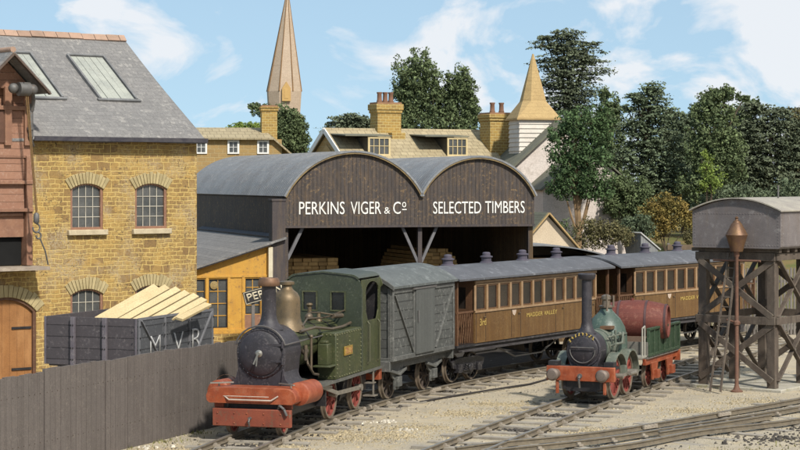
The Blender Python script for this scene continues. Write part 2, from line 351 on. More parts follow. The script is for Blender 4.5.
# ---------------- stone warehouse ----------------
WH=thing('stone_warehouse','ironstone warehouse with arched windows, grey slate roof and hoist loft at the left edge','warehouse',(-6.3,62,0),R(38))
wins=[(-4.40,-3.30,4.42,5.62,.17),(-2.20,-1.08,4.42,5.62,.17),(-4.40,-3.30,1.25,2.48,.17),(-2.20,-1.08,1.25,2.52,.17)]
door=(-7.5,-5.53,-.05,2.05,.45)
def hole(w): return [(w[0],w[2]),(w[1],w[2])]+segarc(w[0],w[1],w[3],w[4])
m=MB(); m.prism([(-10,-.3),(0,-.3),(0,7.23),(-10,7.23)],'xz',0,.35,[hole(q) for q in wins]+[hole(door)])
m.prism([(.35,-.3),(9.05,-.3),(9.05,7.23),(4.7,10.30),(.35,7.40)],'yz',-.35,0)
m.box(-10,-.35,9.05,9.4,-.3,7.23); m.box(-10,-9.65,.35,9.05,-.3,7.2)
m.build('wall',stone,WH)
# quoin-less corner, voussoir arches
for k,q in enumerate(wins+[door]):
    v=MB(); rise=q[4]; n=13 if k<4 else 17; h=.34 if k<4 else .36
    inner=segarc(q[0]-.01,q[1]+.01,q[3],rise,n); 
    hw=(q[1]-q[0])/2; r=(hw*hw+rise*rise)/(2*rise); cx=(q[0]+q[1])/2; cz=q[3]+rise-r
    for i in range(n):
        (xa,za),(xb,zb)=inner[i],inner[i+1]; f=(r+h+random.Random(k*50+i).uniform(-.03,.03))/r
        g_=.010
        P=[(xa-g_,za),(xb+g_,zb),(cx+(xb-cx)*f+g_,cz+(zb-cz)*f),(cx+(xa-cx)*f-g_,cz+(za-cz)*f)]
        v.prism(P,'xz',-.035,.1)
    v.build('arch_stones',vous,WH,bevel=.008)
def arched_window(q,parent,cols=4,rows=4,frame=redbrown,bars=white,sill=True,barth=.02):
    x0,x1,z0,z1,rise=q
    f=MB(); o=hole(q); t=.075
    inn=[(x0+t,z0+t),(x1-t,z0+t)]+segarc(x0+t,x1-t,z1-.0,rise-.04)
    f.prism(o,'xz',.03,.12,[inn]); fr=f.build('window',frame,parent)
    p=MB(); p.prism(inn,'xz',.10,.11); p.build('glass_pane',glassm,fr)
    b=MB()
    for i in range(1,cols):
        x=x0+t+(x1-x0-2*t)*i/cols; b.box(x-barth/2,x+barth/2,.075,.097,z0+t,z1+rise*.6)
    for i in range(1,rows):
        z=z0+t+(z1-z0+rise*.5-t)*i/rows; b.box(x0+t,x1-t,.077,.095,z-barth/2,z+barth/2)
    b.build('glazing_bars',mat('glazing_bar_cream',(.50,.46,.38),rough=.6),fr)
    if sill:
        s_=MB(); s_.box(x0-.12,x1+.10,-.14,.14,z0-.16,z0-.002); s_.build('sill',mat('stone_sill_cream',(.52,.44,.30),(.40,.33,.22),rough=.85,sc=5,c3=(.25,.20,.14)),fr,bevel=.015)
for q in wins: arched_window(q,WH)
m=MB(); o=hole(door); inn=[(door[0]+.1,-.05),(door[1]-.1,-.05)]+segarc(door[0]+.1,door[1]-.1,door[3],door[4]-.08)
m.prism(o,'xz',.02,.2,[inn]); fr=m.build('door_frame',mat('dark_brown_frame',(.12,.06,.035),rough=.7,c3=(.25,.15,.08)),WH)
m=MB(); m.prism(inn,'xz',.10,.15); dd=m.build('arched_door',doorwood,WH)
m=MB(); m.box(door[1]-.75,door[1]-.12,.07,.10,1.55,1.62); m.box(door[1]-.75,door[1]-.12,.07,.10,.35,.42); m.build('hinge_strap',blackp,dd)
# roof
m=MB()
def rp(x,y):      # point on the front slope, with the slight sag of the card
    return (x,y,7.23+.683*y+.02-(.06*math.sin(max(0,min(1,y/4.7))*PI)))
NX,NY=24,10; x0,x1=-10.2,.16
rows=[]
for j in range(NY+1):
    y=-.32+(4.7+.32)*j/NY
    for i in range(NX+1):
        x=x0+(x1-x0)*i/NX; rows.append((x,y,rp(x,y)[2]+.012*math.sin(x*2.1+y)))
top=[(a,b,c+.07) for a,b,c in rows]; n0=len(rows); fs=[]
for j in range(NY):
    for i in range(NX):
        a=j*(NX+1)+i; q=(a,a+1,a+NX+2,a+NX+1); fs.append(tuple(reversed(q))); fs.append(tuple(k+n0 for k in q))
edge=[i for i in range(NX+1)]+[(j+1)*(NX+1)-1 for j in range(1,NY+1)]+[NY*(NX+1)+i for i in range(NX-1,-1,-1)]+[j*(NX+1) for j in range(NY-1,0,-1)]
for a,b in zip(edge,edge[1:]+edge[:1]): fs.append((a,b,b+n0,a+n0))
m._a(rows+top,fs)
m.sheet([(x0,4.7,10.52),(x1,4.7,10.52),(x1,9.75,7.07),(x0,9.75,7.07)],.07,(0,.6,.8))
rf=m.build('roof',slate,WH,ang=60)
m=MB(); rr=random.Random(4)
x=x0
while x<x1-.05:
    l=min(.46,x1-x); dz=rr.uniform(-.012,.012); m.prism([(4.7-.17,10.47+dz),(4.7,10.66+dz),(4.7+.17,10.47+dz),(4.7+.14,10.44+dz),(4.7,10.61+dz),(4.7-.14,10.44+dz)],'yz',x+.01,x+l-.01); x+=.46
m.build('ridge_tiles',ridge_m,rf)
skyg=mat('clouded_skylight_glass',(.36,.37,.32),(.27,.28,.25),rough=.35,sc=2,c3=(.20,.19,.16),a3=.4)
for xa in (-5.1,-2.5):
    xb=xa+1.3; m=MB()
    def q3(x,y,d): p_=rp(x,y); return (p_[0],p_[1]-d*.56,p_[2]+d*.83)
    for (ax,ay,bx,by) in ((xa,1.65,xa,3.75),(xb,1.65,xb,3.75),(xa,3.75,xb,3.75)):
        m.bar(q3(ax,ay,.10),q3(bx,by,.10),.07,.10,(0,-.56,.83))
    m.bar(q3(xa-.1,1.62,.10),q3(xb+.12,1.62,.10),.10,.05,(0,-.56,.83))
    sk=m.build('skylight',mat('lead_grey',(.12,.12,.12),(.20,.20,.20),rough=.7),rf)
    m=MB()
    for i in range(5):
        a=xa+.05+(1.2)*i/5; b=a+.225; m.hexa([q3(a,1.68,.075),q3(b,1.68,.075),q3(b,3.7,.075),q3(a,3.7,.075)],[q3(a,1.68,.10+.012*(i%2)),q3(b,1.68,.10+.012*(i%2)),q3(b,3.7,.10),q3(a,3.7,.10)])
    m.build('glass_pane',skyg,sk)
m=MB(); m.prism([(-.42,7.05),(-.44,7.18),(-.42,7.18),(-.38,7.08),(-.26,7.08),(-.22,7.18),(-.20,7.18),(-.20,7.05)],'yz',-5.8,.14); m.box(-5.8,.10,-.19,.0,7.05,7.16)
m.build('gutter',gutter,WH)
# hoist loft
HB=MB(); HB.box(-7.7,-5.85,-.30,-.002,6.55,7.95); HB.box(-7.7,-6.05,-.26,-.002,5.05,6.55)
HB.prism([(-7.7,8.55),(-5.85,8.55),(-6.78,9.45)],'xz',-.34,.6)
HB.box(-7.7,-5.85,-.05,1.8,7.1,8.55)
hb=HB.build('hoist_loft',brownwood,WH)
m=MB()
for xx in (-5.99,-6.62): m.box(xx-.11,xx+.11,-.40,-.28,6.9,8.6)
m.box(-7.7,-5.83,-.42,-.28,7.92,8.04); m.box(-7.7,-5.83,-.40,-.27,5.78,5.88); m.box(-7.7,-5.83,-.42,-.25,4.98,5.08)
m.box(-6.02,-5.83,-.36,-.003,3.42,6.6); m.box(-7.7,-6.1,-.30,-.20,4.86,4.94)
m.build('loft_frame',redbrown,hb,bevel=.01)
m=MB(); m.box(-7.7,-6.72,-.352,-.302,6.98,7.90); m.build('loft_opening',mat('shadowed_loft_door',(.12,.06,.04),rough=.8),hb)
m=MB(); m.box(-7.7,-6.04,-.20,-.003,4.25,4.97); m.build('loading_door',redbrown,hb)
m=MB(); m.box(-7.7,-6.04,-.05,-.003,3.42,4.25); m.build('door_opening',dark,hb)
m=MB()
for i in range(5): m.box(-7.8,-5.58-.02*(i%2),-.95+i*.19,-.95+i*.19+.18,3.30,3.40)
m.build('loading_platform',mat('silvery_planks',(.33,.27,.21),(.24,.19,.15),rough=.85,sc=4,streak=((.45,.39,.32),(3,9,9),.5)),hb)
m=MB(); m.sheet([(-6.78,-1.0,9.52),(-5.62,-1.0,8.40),(-5.62,2.3,8.40),(-6.78,2.3,9.52)],.07,(.69,0,.72)); m.sheet([(-6.78,-1.0,9.52),(-7.94,-1.0,8.40),(-7.94,2.3,8.40),(-6.78,2.3,9.52)],.07,(-.69,0,.72))
hr=m.build('loft_roof',slate,hb)
m=MB(); m.bar((-6.78,-1.02,9.50),(-5.62,-1.02,8.38),.05,.14,(0,-1,0)); m.bar((-6.78,-1.02,9.50),(-7.94,-1.02,8.38),.05,.14,(0,-1,0)); m.build('barge_board',mat('dark_barge',(.10,.07,.055),rough=.7),hr)
m=MB(); m.tube((-6.78,-1.0,9.62),(-6.78,2.3,9.62),.09,n=10); m.build('ridge_tiles',ridge_m,hr)
m=MB(); m.bar((-6.45,-.2,8.62),(-6.45,-1.15,8.62),.12,.14); m.tube((-6.62,-1.0,8.5),(-6.28,-1.0,8.5),.20,n=18); m.sph((-6.12,-.9,8.50),.16); m.sph((-6.75,-.95,8.52),.15)
ironp=mat('grey_iron',(.15,.145,.14),(.09,.085,.08),rough=.55,metal=.3,sc=5,c3=(.22,.13,.08),a3=.3)
m.build('hoist_pulley',ironp,hb)
m=MB(); m.path([(-6.05,-.75,8.5),(-5.93,-.6,8.2),(-5.93,-.5,7.9)],.06,8); m.tube((-5.95,-.46,8.1),(-5.95,-.46,7.15),.075); 
for z in (7.35,7.95): m.tube((-5.95,-.46,z),(-5.95,-.46,z+.08),.105)
m.path([(-5.95,-.46,7.2),(-5.9,-.40,7.0),(-5.80,-.30,6.9)],.06)
m.build('downpipe',ironp,hb)
ropem=mat('tarry_rope',(.20,.12,.05),(.12,.07,.03),rough=.9,sc=20)
m=MB(); a=(-6.42,-1.05,8.5); b=(-6.05,-1.0,4.95); m.tube(a,b,.022,n=6); m.tube((-6.36,-1.05,8.5),(-6.04,-1.02,5.0),.018,n=6); RP=m.build('hoist_rope',ropem); RP.location=WH.location; RP.rotation_euler=WH.rotation_euler
tag(RP,'brown hoist rope hanging down past the loading door of the stone warehouse','rope')
m=MB(); m.lathe([(.045,-.16),(.085,-.10),(.085,.10),(.045,.16)],(-6.05,-1.0,4.8),n=12)
pts=[(-6.05+.11*math.sin(t),-1.0,4.52+.13*math.cos(t)) for t in [i*.55 for i in range(0,10)]]
m.path(pts,.028,8); pts2=[(-5.98+.08*math.sin(t),-1.0,4.30+.09*math.cos(t)) for t in [i*.6 for i in range(0,9)]]; m.path(pts2,.026,8)
m.build('hook',ironp,RP)
m=MB(); m.path([(-5.95,-1.0,4.25),(-5.75,-.97,3.85),(-5.62,-.9,3.45)],.022,6); m.build('chain',ironp,RP)

# ---------------- timber merchant's shed ----------------
SH=thing('timber_shed','dark boarded open timber shed with twin arched corrugated roofs and white lettering','shed',(-3.75,65.3,0),R(18))
W1,W2=4.69,8.74; D=16
def arcpts(x0,x1,z,rise,off=0,n=28):
    h=(x1-x0)/2; r=(h*h+rise*rise)/(2*rise)+off; a=math.asin(min(1,(h+off*h/(r-off))/r)); cx=(x0+x1)/2; cz=z+rise-(r-off)
    return [(cx-r*math.sin(a-2*a*i/n),cz+r*math.cos(a-2*a*i/n)) for i in range(n+1)]
A1=arcpts(0,W1,5.34,1.45); A2=arcpts(W1,W2,5.34,1.30)
m=MB(); m.prism([(0,4.41)]+A1+A2[1:]+[(W2,4.41)],'xz',0,.10); fa=m.build('fascia',tarboard,SH,smooth=False)
m=MB(); m.box(-.02,W2+.02,-.03,.12,4.33,4.408); m.build('fascia_rail',tarpost,SH)
for (xa,xb,rise) in ((0,W1,1.45),(W1,W2,1.30)):
    lo=arcpts(xa,xb,5.34,rise,.02); hi=arcpts(xa,xb,5.34,rise,.075)
    m=MB(); m.prism(lo+hi[::-1],'xz',-.14,D); r_=m.build('arched_roof',corr,SH)
    # corrugation ribs running over the arch
    m=MB(); lo2=arcpts(xa,xb,5.34,rise,.076,20); 
    for k in range(66):
        y=-.1+k*.243
        for (p_,q_) in zip(lo2,lo2[1:]): m.bar((p_[0],y,p_[1]),(q_[0],y,q_[1]),.045,.022,(0,0,1))
    m.build('corrugation',corr,r_,fix=False)
    e=MB(); lo=arcpts(xa,xb,5.34,rise,-.03); hi=arcpts(xa,xb,5.34,rise,.018); e.prism(lo+hi[::-1],'xz',-.12,-.002); e.build('verge_trim',wornedge,r_)
m=MB(); m.box(.0,.12,.12,D,2.0,5.33); 
m.build('side_wall',tarboard,SH,smooth=False)
m=MB(); m.box(W2-.12,W2,.12,D,-.1,5.33); m.build('side_wall',inboard,SH,smooth=False)
m=MB(); m.prism([(0,-.1)]+A1+A2[1:]+[(W2,-.1)],'xz',D-.1,D); m.build('back_wall',inboard,SH,smooth=False)
m=MB(); m.box(-.45,-.002,-.06,.40,-.1,5.20); m.box(-.47,.02,-.08,.42,5.20,5.28); m.build('corner_post',tarpost,SH,bevel=.015)
for x in (.07,W1,W2-.09):
    m=MB(); m.box(x-.07,x+.07,.13,.27,-.1,4.405); m.build('post',tarpost,SH)
parts('brace',mat('grey_brace',(.16,.155,.16),(.10,.095,.10),rough=.7),SH,[MB().bar((.12,.20,3.3),(.65,.20,4.36),.10,.10,(0,1,0)),MB().bar((W1-.06,.20,3.15),(W1-.62,.20,4.36),.09,.09,(0,1,0)),MB().bar((W1+.06,.20,3.15),(W1+.62,.20,4.36),.09,.09,(0,1,0))])
for y in (4,8,12):
    m=MB(); m.box(.12,W2-.12,y-.08,y+.08,4.6,4.8); m.build('tie_beam',inboard,SH)
lw=mat('white_sign_lettering',(.80,.79,.75),(.66,.64,.58),rough=.7,sc=9,c3=(.35,.30,.24),a3=.3)
def sx_(px): a=(px-400)/2000; return (a*65.3+3.75)/(math.cos(R(18))-a*math.sin(R(18)))
def letters(parts,z0=4.69,h=.54):
    for s_,pa,pb,zz,hh in parts:
        text(s_,'sign_lettering',lw,SH,(sx_(pa),-.004,zz),(1,0,0),(0,0,1),width=sx_(pb)-sx_(pa),height=hh,depth=.012,fat=0)
letters([('PERKINS',299,344.5,4.77,.42),('VIGER',350.5,381,4.77,.42),('&',384,390,4.78,.22),('C',393,400.5,4.77,.41),('o',402,406,4.99,.18),('SELECTED',433,481,4.77,.41),('TIMBERS',485,524.5,4.78,.41)])
m=MB(); m.box(sx_(402),sx_(406.5),-.018,-.004,4.90,4.935); m.build('sign_lettering',lw,SH)
# lean-to office on its left
OF=thing('lean_to_office','yellow ochre timber office with stone plinth under a grey lean-to roof beside the shed','office',(-3.75,65.3,0),R(18))
m=MB(); zt=lambda x:3.98+.31*(x+0.0)
ow=[(-3.02,-2.66,1.12,2.70),(-2.54,-1.93,1.12,2.70),(-1.33,-.84,1.55,2.70)]
m.prism([(-3.6,.93),(-.47,.93),(-.47,zt(-.47)),(-3.6,zt(-3.6))],'xz',.0,.12,[[(a,c),(b,c),(b,d),(a,d)] for a,b,c,d in ow]); m.box(-3.6,-3.48,.12,9,.93,2.85)
ofw=m.build('front_wall',yellow,OF,smooth=False)
m=MB(); m.box(-3.62,-.45,-.035,.0,2.74,2.82); m.box(-3.62,-.45,-.05,.0,.93,1.08)
for x in (-1.88,-1.40,-2.60,-.78): m.box(x-.045,x+.045,-.03,.0,1.08,2.74)
m.box(-.62,-.50,-.03,.0,1.08,3.7)
m.build('trim',yellow,ofw,bevel=.006)
for k,(a,b,c,d) in enumerate(ow):
    m=MB(); t=.035; m.prism([(a,c),(b,c),(b,d),(a,d)],'xz',.03,.08,[[(a+t,c+t),(b-t,c+t),(b-t,d-t),(a+t,d-t)]]); wn=m.build('window',blackp,OF)
    m=MB(); m.box(a+t,b-t,.06,.066,c+t,d-t); m.build('glass_pane',glassm,wn)
    m=MB(); n=max(1,round((b-a)/.30))
    for i in range(1,n): x=a+(b-a)*i/n; m.box(x-.012,x+.012,.035,.058,c+t,d-t)
    for i in range(1,4): z=c+(d-c)*i/4; m.box(a+t,b-t,.037,.056,z-.012,z+.012)
    m.build('glazing_bars',yellow,wn)
m=MB(); m.lathe([(.0,-.006),(.115,-.006),(.135,0),(.115,.006),(0,.006)],(-2.36,.02,2.50),ax=(0,1,0),n=20); m.build('round_badge',mat('faded_badge',(.36,.26,.10),(.15,.10,.05),rough=.6,sc=22),OF)
m=MB(); m.box(-3.7,-.40,-.08,.3,-.1,.928); m.build('stone_plinth',stone,OF)
m=MB(); m.box(-1.36,-.80,-.02,.03,.93,1.53); m.build('door_panel',redbrown,OF)
m=MB(); m.sheet([(-.0,-.22,zt(0)+.0),(-3.9,-.22,zt(-3.9)),(-3.9,12.5,zt(-3.9)),(0,12.5,zt(0))],.06,(-.3,0,1)); rf2=m.build('lean_to_roof',slate,OF)
m=MB(); m.bar((-.46,-.215,zt(-.46)-.02),(-3.9,-.215,zt(-3.9)-.02),.03,.07,(0,-1,0)); m.build('verge_trim',blackp,rf2)
m=MB(); m.sheet([(-.0,.45,zt(0)+.09),(-.22,.45,zt(-.22)+.075),(-.22,12.5,zt(-.22)+.075),(0,12.5,zt(0)+.09)],.05,(-.3,0,1)); m.build('lead_flashing',gutter,rf2)
m=MB(); m.box(-.60,-.46,-.18,-.05,1.2,3.72); m.build('cream_post',cream,OF)
# stacks of timber in the shed
def stack(name,label,x0,x1,y0,y1,zt_,seed,rnd=False):
    T=thing(name,label,'timber stack',SH.location,R(18)); rr=random.Random(seed); m=MB(); z=.0
    while z<zt_-.05:
        h=.13; x=x0
        f=1.0
        if rnd: f=math.sqrt(max(.08,1-((z-(zt_-.9))/.9)**2)) if z>zt_-.9 else 1
        c=(x0+x1)/2; hw=(x1-x0)/2*f; x=c-hw
        while x<c+hw-.05:
            w_=rr.uniform(.2,.34); m.box(x+.008,min(x+w_,c+hw)-.008,y0+rr.uniform(-.09,.05),y1,z+.006,z+h-.006); x+=w_
        z+=h
    m.build('planks',timber2,T); return T
stack('timber_stack','square stack of tan planks at the left end of the dark shed',.55,2.45,2.2,7,3.2,1)
stack('timber_stack','rounded pile of tan timber near the middle post of the dark shed',5.45,6.95,2.6,7,3.48,2,True)

# ---------------- yard fence on the left ----------------
fA=Vector((-9.3,36.1)); fB=Vector((-3.75,49.4)); d=(fB-fA); Lf=d.length; ang=math.atan2(d.y,d.x)
FN=thing('yard_fence','tall grey brown close boarded fence running back from the lower left corner','fence',(fA.x,fA.y,0),ang)
x=0; k=0
for pl in (2.35,5.2,7.6,8.55,10.9,13.1,Lf):
    m=MB(); dz=[.02,-.02,.03,0,.025,.0,-.015][k]; rr=random.Random(k+3)
    xx=x+.012
    while xx<pl-.02:
        e=min(xx+.20,pl-.012); m.box(xx+.0015,e-.0015,-.03+rr.uniform(0,.008),.03,-.1,2.0+dz+rr.uniform(-.018,.010)); xx=e
    m.build('board_panel',fencem,FN,smooth=False)
    m=MB(); m.box(pl-.05,pl+.05,.03,.15,-.1,1.9); m.build('post',weathergrey,FN)
    m=MB(); xx=x+.1
    while xx<pl-.05:
        for z in (.55,1.55): m.tube((xx,-.034,z),(xx,-.025,z),.008,n=6)
        xx+=.2
    m.build('nails',mat('rusty_nail',(.06,.035,.02),rough=.8),FN,fix=False)
    x=pl; k+=1
m=MB(); m.box(0,Lf,.031,.09,1.5,1.6); m.box(0,Lf,.031,.09,.5,.6); m.build('rail',weathergrey,FN)

# ---------------- MVR open wagon ----------------
hd=math.atan2(4.0,1.57)
WG=thing('open_wagon','purple grey open wagon lettered M V R holding sawn planks behind the fence','wagon',(-6.79,51.8,0),hd)
# local: x along the lettered side (going away), y to the left = along the plain end
Lw,Ww=4.3,2.8; zt1=2.3; zb=1.05
m=MB(); m.box(0,Lw,-.0,.09,zb,zt1); side=m.build('lettered_side',wagong,WG)
m=MB(); m.box(0,Lw,Ww-.09,Ww,zb,zt1); m.build('far_side',wagonp,WG)
m=MB(); m.box(-.001,.09,.091,Ww-.091,zb,zt1); m.build('end',wagonp,WG)
m=MB(); m.box(Lw-.09,Lw+.001,.091,Ww-.091,zb,zt1); m.build('end',wagonp,WG)
m=MB(); m.box(.09,Lw-.09,.09,Ww-.09,zb-.05,zb+.05); m.build('floor',wagonp,WG)
stg=mat('stanchion_grey',(.13,.115,.13),(.08,.07,.085),rough=.65,c3=(.24,.22,.22))
parts('end_stanchion',stg,WG,[MB().box(-.10,-.003,yy-.06,yy+.06,zb-.2,zt1+.01) for yy in (.95,1.9)]+[MB().box(-.03,-.003,yy,yy+.06,zb,zt1+.01) for yy in (.02,Ww-.07)],bevel=.01)
m=MB()
m.bar((.15,-.018,zt1-.06),(1.25,-.018,zb+.05),.028,.07,(0,1,0)); m.bar((Lw-.1,-.018,zt1-.06),(Lw-1.15,-.018,zb+.05),.028,.07,(0,1,0))
for x in (1.45,2.85): m.box(x-.03,x+.03,-.04,-.002,zb,zt1)
for x in (.02,Lw-.09): m.box(x,x+.07,-.03,-.002,zb,zt1)
m.box(0,Lw,-.02,-.002,zt1-.05,zt1+.02)
m.build('side_strap',mat('strap_grey',(.17,.17,.18),(.11,.11,.12),rough=.6),WG)
m=MB()
for z in (zb+.15,zb+.45,zb+.75,zb+1.05):
    for x in (.05,Lw-.05,1.38,1.52,2.78,2.92): m.sph((x,-.05,z),.022,n=6,m=4)
    for y in (.98,.92,.05,1.93,1.87): m.sph((-.11,y,z),.02,n=6,m=4)
m.build('bolts',blackp,WG,fix=False)
for s_,xa,hh in (('M',.65,.62),('V',1.95,.62),('R',3.02,.66)):
    text(s_,'letter',mat('faded_white_letter',(.50,.50,.49),(.36,.36,.36),rough=.7,sc=12,c3=(.18,.18,.18),a3=.5),WG,(xa,-.003,1.27),(1,0,0),(0,0,1),width=.56,height=hh*.86,fat=-.012)
m=MB(); m.box(.1,Lw-.1,.35,.55,.7,1.0); m.box(.1,Lw-.1,Ww-.55,Ww-.35,.7,1.0)
m.build('underframe',blackp,WG)
for x in (.95,3.35):
    m=MB()
    for yy in (.72,2.02): m.tube((x,yy-.06,.45+.12),(x,yy+.06,.45+.12),.45,n=24)
    m.tube((x,.6,.57),(x,2.1,.57),.06); m.build('wheel',ironp,WG)
# planks in it: a fan of pale boards sticking up
rr=random.Random(5)
specs=[((97,318),(156,283.5)),((108,318.5),(167,284)),((121,319),(178,286)),((134,320),(187,289.5)),((149,320),(196,292.5)),((165,319),(204,296.5)),((179,317.5),(208,301.5))]
for i,(a_,b_) in enumerate(specs):
    Ya=54.9-.30*i+(i%2)*.09; Yb=56.4-.32*i+(i%2)*.05
    A=at(a_[0],a_[1]+3,Ya); B=at(b_[0],b_[1]+4,Yb); m=MB(); dd=(B-A).normalized(); pw=.215
    side=dd.cross(Vector((.10-.03*i,-.70,.72))).normalized()
    nn=side.cross(dd).normalized()
    m.hexa([A-side*pw/2,A+side*pw/2,A+side*pw/2+nn*.07,A-side*pw/2+nn*.07],[B-side*pw/2,B+side*pw/2,B+side*pw/2+nn*.07,B-side*pw/2+nn*.07])
    o=m.build('plank',timberm,bevel=.006)
    tag(o,['outermost left pale sawn plank of the fan in the open wagon','second pale plank from the left of the fan in the open wagon','third pale plank from the left of the fan in the open wagon','middle one of the seven pale planks in the open wagon','third pale plank from the right of the fan in the open wagon','second lowest pale plank of the fan, just above the letter R','short lowest pale plank at the right end of the fan in the wagon'][i],'plank','sawn planks in the open wagon')
# ---------------- railway tracks ----------------
def polyfit(pts,deg=3):
    # least squares X as a polynomial of Y (scaled)
    n=deg+1; A=[[0]*(n+1) for _ in range(n)]
    for x,y in pts:
        t=(y-55)/10; b=[t**i for i in range(n)]
        for i in range(n):
            for j in range(n): A[i][j]+=b[i]*b[j]
            A[i][n]+=b[i]*x
    for i in range(n):
        p=max(range(i,n),key=lambda r:abs(A[r][i])); A[i],A[p]=A[p],A[i]
        for r in range(n):
            if r!=i:
                f=A[r][i]/A[i][i]
                for c in range(i,n+1): A[r][c]-=f*A[i][c]
    co=[A[i][n]/A[i][i] for i in range(n)]
    return lambda y: sum(c*((y-55)/10)**i for i,c in enumerate(co))
class Path:
    def __init__(s,f,y0,y1):
        s.p=[];k=int((y1-y0)/.25)
        for i in range(k+1):
            y=y0+(y1-y0)*i/k; s.p.append(Vector((f(y),y)))
        s.s=[0]
        for a,b in zip(s.p,s.p[1:]): s.s.append(s.s[-1]+(b-a).length)
    def at(s,d):
        d=max(0,min(s.s[-1]-1e-4,d))
        for i in range(len(s.s)-1):
            if s.s[i+1]>=d:
                t=(d-s.s[i])/(s.s[i+1]-s.s[i]); p=s.p[i].lerp(s.p[i+1],t); u=(s.p[i+1]-s.p[i]).normalized(); return p,u
    def s_of_y(s,y):
        for i in range(len(s.p)-1):
            if s.p[i+1].y>=y: t=(y-s.p[i].y)/(s.p[i+1].y-s.p[i].y); return s.s[i]+t*(s.s[i+1]-s.s[i])
f1=polyfit([(-4.55,39.5),(-3.85,42.3),(-3.15,44.96),(-2.35,48.2),(-1.68,50.3),(-.58,53.4),(.48,55.9),(1.57,57.95),(3.78,61.35),(6.6,65.5),(9.78,70.05),(14,76)],4)
f2=polyfit([(-.2,38.5),(1.0,42),(2.0,45),(3.35,48.5),(4.7,51.7),(5.75,54.4),(8.15,59.95),(10.6,65.5),(14.5,74)],3)
P1=Path(f1,36,82); P2=Path(f2,34,84)
railm=mat('rusty_rail_side',(.20,.165,.115),(.13,.11,.085),rough=.7,metal=.2,sc=5,c3=(.26,.24,.20),a3=.3)
railtop=mat('worn_rail_top',(.36,.34,.30),(.26,.24,.21),rough=.38,metal=.65,sc=3)
sleeperm=mat('grey_sleeper',(.27,.24,.195),(.19,.165,.135),rough=.9,sc=3,bump=.35,isl=.25,streak=((.33,.30,.25),(7,1.2,7),.5))
chairm=mat('rusty_chair',(.26,.22,.175),(.34,.30,.24),rough=.8,sc=9)
RT=.17
def rail_mesh(pts):
    prof=[(-.06,.0),(.06,.0),(.06,.018),(.012,.03),(.012,.085),(.036,.095),(.036,.125),(-.036,.125),(-.036,.095),(-.012,.085),(-.012,.03),(-.06,.018)]
    m=MB(); n=len(prof); vs=[]; fs=[]
    for i,p in enumerate(pts):
        a=pts[max(0,i-1)]; b=pts[min(len(pts)-1,i+1)]; u=(b-a).normalized(); r=Vector((u.y,-u.x))
        for x,z in prof: vs.append((p.x+r.x*x,p.y+r.y*x,RT-.125+z))
    for i in range(len(pts)-1):
        for k in range(n): fs.append((i*n+k,i*n+(k+1)%n,(i+1)*n+(k+1)%n,(i+1)*n+k))
    fs.append(tuple(range(n-1,-1,-1))); fs.append(tuple((len(pts)-1)*n+k for k in range(n)))
    m._a(vs,fs); return m
def rail(pts,parent,name='rail'):
    o=rail_mesh(pts).build(name,railm,parent)
    # bright running surface on the head
    me=o.data; me.materials.append(railtop)
    for p in me.polygons:
        if p.normal.z>.9 and p.center.z>RT-.01: p.material_index=1
    return o
G=.63
def offs(P,s0,s1,off,step=.5):
    out=[]; n=max(2,int((s1-s0)/step))
    for i in range(n+1):
        p,u=P.at(s0+(s1-s0)*i/n); out.append(p+Vector((u.y,-u.x))*off)
    return out
rs=random.Random(9)
def sleepers(P,s0,s1,T,hl=1.32,sp=1.02,skew=None,chr_=(-G,G),dz=0):
    s=s0
    while s<s1:
        p,u=P.at(s); r=Vector((u.y,-u.x)); a=rs.uniform(-.03,.03); r=(r+u*a).normalized(); e0=rs.uniform(-.07,.07); z=.035+dz+rs.uniform(-.012,.012)
        hL,hR=(hl,hl) if not callable(skew) else skew(s)
        m=MB(); A=p-r*(hL+e0); B=p+r*(hR+e0*.5+rs.uniform(-.05,.05))
        m.bar((A.x,A.y,z-.03),(B.x,B.y,z-.03+rs.uniform(-.006,.006)),.27,.10)
        o=m.build('sleeper',sleeperm,T,bevel=.01)
        for of in chr_:
            q=p+r*(of if not callable(of) else of(p)); c=MB(); c.bar((q.x-r.x*.14,q.y-r.y*.14,.070),(q.x+r.x*.14,q.y+r.y*.14,.070),.13,.04); c.bar((q.x-r.x*.075,q.y-r.y*.075,.10),(q.x+r.x*.075,q.y+r.y*.075,.10),.10,.06); c.build('rail_chair',chairm,o)
        s+=sp*rs.uniform(.94,1.06)
def chairs(P,s0,s1,T,offl=(-G,G)):
    m=MB(); s=s0
    while s<s1:
        p,u=P.at(s)
        for o in offl:
            r=Vector((u.y,-u.x)); c=p+r*o
            m.bar((c.x-r.x*.15,c.y-r.y*.15,.075),(c.x+r.x*.15,c.y+r.y*.15,.075),.13,.04); m.bar((c.x-r.x*.085,c.y-r.y*.085,.105),(c.x+r.x*.085,c.y+r.y*.085,.105),.10,.07)
        s+=.72
    m.build('rail_chairs',chairm,T,fix=False)
def joints(P,slist,T,off):
    for s in slist:
        p,u=P.at(s); r=Vector((u.y,-u.x)); c=p+r*(off+.05*(1 if off>0 else -1)); m=MB()
        m.bar((c.x-u.x*.28,c.y-u.y*.28,.11),(c.x+u.x*.28,c.y+u.y*.28,.11),.05,.08)
        for k in(-.2,-.07,.07,.2): m.sph((c.x+u.x*k,c.y+u.y*k,.125),.04,n=6,m=4)
        m.build('fishplate',chairm,T,fix=False)
T1=thing('railway_track','curving railway track on old sleepers carrying the green engine, the van and the coaches','railway track')
rail(offs(P1,0,P1.s[-1],-G),T1); rail(offs(P1,0,P1.s[-1],G),T1); sleepers(P1,2,44,T1); joints(P1,[9.3,15.6,20.5],T1,G)
T2=thing('railway_track','middle railway track carrying the small engine with the black smokebox','railway track')
